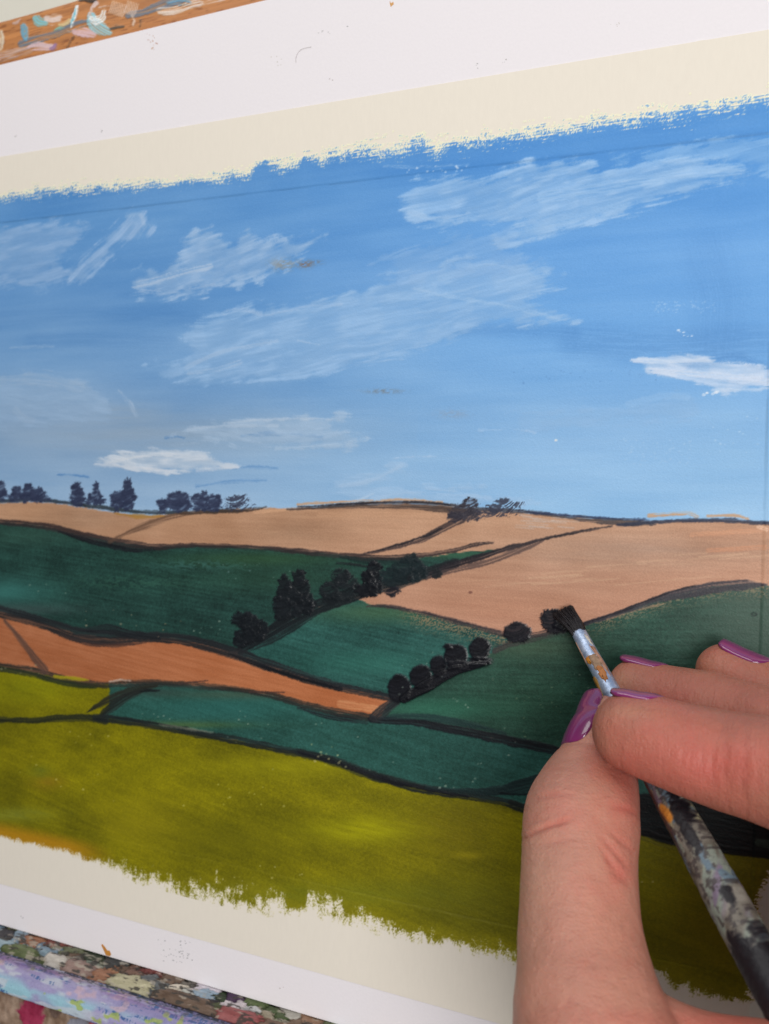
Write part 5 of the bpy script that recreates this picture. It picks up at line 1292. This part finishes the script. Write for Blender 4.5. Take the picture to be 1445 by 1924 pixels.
for nm_ in ('index', 'middle', 'ring', 'little'):
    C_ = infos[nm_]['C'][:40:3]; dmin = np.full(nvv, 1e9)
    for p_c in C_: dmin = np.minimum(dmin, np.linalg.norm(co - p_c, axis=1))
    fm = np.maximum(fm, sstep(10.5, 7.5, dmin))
fm = fm[:, None]; base = base * (1 - fm) + np.array((172, 109, 91.)) * fm; palec = palec * (1 - fm) + np.array((176, 124, 98.)) * fm; redc = redc * (1 - fm) + np.array((188, 98, 86.)) * fm  # finger skin is redder; its darker tone is shade put into the colour
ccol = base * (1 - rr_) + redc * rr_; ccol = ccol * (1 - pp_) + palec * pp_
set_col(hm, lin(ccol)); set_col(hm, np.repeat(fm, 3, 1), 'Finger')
m_s, t_s, b_s = nt('skin')
a_s = N(t_s, 'ShaderNodeVertexColor', layer_name='Col')
n_s1 = coord_noise(t_s, 700, (1, 1, 1), 5, .6); n_s2 = coord_noise(t_s, 160, (1, 1, 1), 3, .5)
c_s = mul_noise(t_s, a_s.outputs['Color'], n_s2, .95, 1.05); c_s = mul_noise(t_s, c_s, n_s1, .96, 1.04)
t_s.links.new(c_s, b_s.inputs['Base Color'])
b_s.inputs['Roughness'].default_value = .52; b_s.inputs['Specular IOR Level'].default_value = .35
b_s.inputs['Subsurface Weight'].default_value = .35; b_s.inputs['Subsurface Radius'].default_value = (1.0, .35, .2); b_s.inputs['Subsurface Scale'].default_value = .0022
vo = N(t_s, 'ShaderNodeTexVoronoi'); vo.feature = 'DISTANCE_TO_EDGE'; vo.inputs['Scale'].default_value = 1500
tcs = N(t_s, 'ShaderNodeTexCoord'); t_s.links.new(tcs.outputs['Object'], vo.inputs['Vector'])
p_ = add_bump(t_s, b_s, n_s1.outputs['Fac'], .00016)
add_bump(t_s, b_s, vo.outputs['Distance'], .00013, .7, p_)
at_f = N(t_s, 'ShaderNodeVertexColor', layer_name='Finger')
l_t = coord_noise(t_s, 900, (.22, 1, .3), 5, .65); l_f = coord_noise(t_s, 900, (1, .22, .3), 5, .65)
mxl = N(t_s, 'ShaderNodeMix'); t_s.links.new(at_f.outputs['Color'], mxl.inputs[0]); t_s.links.new(l_t.outputs['Fac'], mxl.inputs[2]); t_s.links.new(l_f.outputs['Fac'], mxl.inputs[3])
last = [n_ for n_ in t_s.nodes if n_.type == 'BUMP'][-1]
add_bump(t_s, b_s, mxl.outputs[0], .00028, .9, last)
rl = N(t_s, 'ShaderNodeMapRange'); rl.inputs['From Min'].default_value = .3; rl.inputs['From Max'].default_value = .7; rl.inputs['To Min'].default_value = .36; rl.inputs['To Max'].default_value = .58
t_s.links.new(mxl.outputs[0], rl.inputs['Value']); t_s.links.new(rl.outputs['Result'], b_s.inputs['Roughness'])
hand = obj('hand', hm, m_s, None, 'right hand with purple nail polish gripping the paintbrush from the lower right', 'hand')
# ---- nails
from mathutils.bvhtree import BVHTree
bmh = bmesh.new(); bmh.from_mesh(hm); tree_h = BVHTree.FromBMesh(bmh); bmh.free()
m_n, t_n, b_n = nt('purple_nail_polish')
b_n.inputs['Base Color'].default_value = (*lin((132, 50, 118)), 1); b_n.inputs['Roughness'].default_value = .3
b_n.inputs['Specular IOR Level'].default_value = .5; b_n.inputs['Coat Weight'].default_value = 1.0; b_n.inputs['Coat Roughness'].default_value = .06
nn_ = coord_noise(t_n, 300, (1, 1, 1), 2); rg = N(t_n, 'ShaderNodeRGB'); rg.outputs[0].default_value = (*lin((126, 38, 100)), 1)
t_n.links.new(mul_noise(t_n, rg.outputs[0], nn_, .88, 1.12), b_n.inputs['Base Color'])
def nail(name, nm, dorsal_img, s0, s1, half, over=.9, lift=.32, label=None):
    """dorsal_img: direction (dx, dy, dz) of the nail's back in camera space; s0..s1 mm along the finger from the tip"""
    I = infos[nm]; C, T, ra_, rb_ = I['C'], I['T'], I['ra'], I['rb']
    dl = np.concatenate([[0], np.cumsum(np.linalg.norm(np.diff(C, axis=0), axis=1))])
    dors = RB.T @ np.array(dorsal_img, float)
    n1_, n2_ = 22, 19; V = []
    for i_ in range(n1_):
        f_ = i_ / (n1_ - 1); s_ = s0 + (s1 - s0) * f_
        c = np.array([np.interp(s_, dl, C[:, k]) for k in range(3)]); t_ = np.array([np.interp(s_, dl, T[:, k]) for k in range(3)])
        if s_ < 0: c = C[0] + T[0] * s_; t_ = T[0]
        t_ /= np.linalg.norm(t_)
        d_ = dors - t_ * dors.dot(t_); d_ /= np.linalg.norm(d_); e_ = np.cross(t_, d_)
        # width profile: rounded at the cuticle, slightly rounded at the free edge
        wp = math.sqrt(max(0.0, 1 - max(0, (f_ - .62) / .38) ** 2.4)) * (1 - .18 * max(0, (.2 - f_) / .2) ** 2)
        for j_ in range(n2_):
            g_ = -1 + 2 * j_ / (n2_ - 1); th = g_ * half * max(wp, .06)
            dirv = d_ * math.cos(th) + e_ * math.sin(th)
            if s_ >= .3:
                o_ = Vector((c + dirv * 14) * MM); hit = tree_h.ray_cast(o_, Vector(-dirv), .016)
                r_hit = None
                if hit[0] is not None: r_hit = (np.array(hit[0]) / MM - c).dot(dirv)
                rad = np.interp(s_, dl, ra_)
                vw_ = c - cpos; vw_ = vw_ / np.linalg.norm(vw_); x1_ = np.cross(t_, vw_); x1_ /= np.linalg.norm(x1_); x2_ = np.cross(t_, x1_)
                rad = 1 / math.sqrt((dirv.dot(x1_) / rad) ** 2 + (dirv.dot(x2_) / np.interp(s_, dl, rb_)) ** 2) - .12
                r_ = r_hit if (r_hit is not None and abs(r_hit - rad) < .7) else rad
            else: r_ = np.interp(0.3, dl, ra_) * (.985 - .14 * (max(0, -s_) / 5.0) ** 2)
            eg = (1 - abs(g_) ** 4) * min(1, (1 - f_) * 6)
            V.append((f_, g_, c, dirv, r_, lift * (.35 + .65 * eg)))
    # smooth radii
    Rm = np.array([v[4] for v in V]).reshape(n1_, n2_)
    for _ in range(4):
        Rp = np.pad(Rm, 1, mode='edge'); Rm = (Rp[:-2, 1:-1] + Rp[2:, 1:-1] + Rp[1:-1, :-2] + Rp[1:-1, 2:] + 2 * Rp[1:-1, 1:-1]) / 6
    topv = np.array([v[2] + v[3] * (Rm.ravel()[k] + v[5]) for k, v in enumerate(V)])
    botv = np.array([v[2] + v[3] * (Rm.ravel()[k] + v[5] - .55) for k, v in enumerate(V)])
    idx = np.arange(n1_ * n2_).reshape(n1_, n2_); o_ = n1_ * n2_
    q = [np.stack([idx[:-1, :-1], idx[:-1, 1:], idx[1:, 1:], idx[1:, :-1]], -1).reshape(-1, 4)]
    q.append(q[0][:, ::-1] + o_)
    def sd_(e): return np.stack([e[:-1], e[1:], e[1:] + o_, e[:-1] + o_], -1)
    q += [sd_(idx[0])[:, ::-1], sd_(idx[-1]), sd_(idx[:, 0]), sd_(idx[:, -1])[:, ::-1]]
    me_ = new_mesh(name, np.concatenate([topv, botv]) * MM, quads=np.concatenate(q))
    b2 = bmesh.new(); b2.from_mesh(me_); bmesh.ops.recalc_face_normals(b2, faces=b2.faces); b2.to_mesh(me_); b2.free()
    return obj(name, me_, m_n, hand, label)
HALF = math.radians(58)
nail('fingernail', 'index', (.05, -1, .95), -4.0, 4.2, HALF, label='purple nail of the index finger')
nail('fingernail', 'middle', (0.05, -1, .8), -4.0, 4.6, HALF, label='purple nail of the middle finger')
nail('fingernail', 'ring', (.1, -1, .42), -2.8, 6.6, HALF, label='purple nail of the ring finger')
nail('fingernail', 'thumb', (-1, -.35, .22), -4.4, 6.0, math.radians(66), label='purple thumb nail')
print('tris', sum(len(o.data.loops) - 2 * len(o.data.polygons) for o in scene.objects if o.type == 'MESH'))
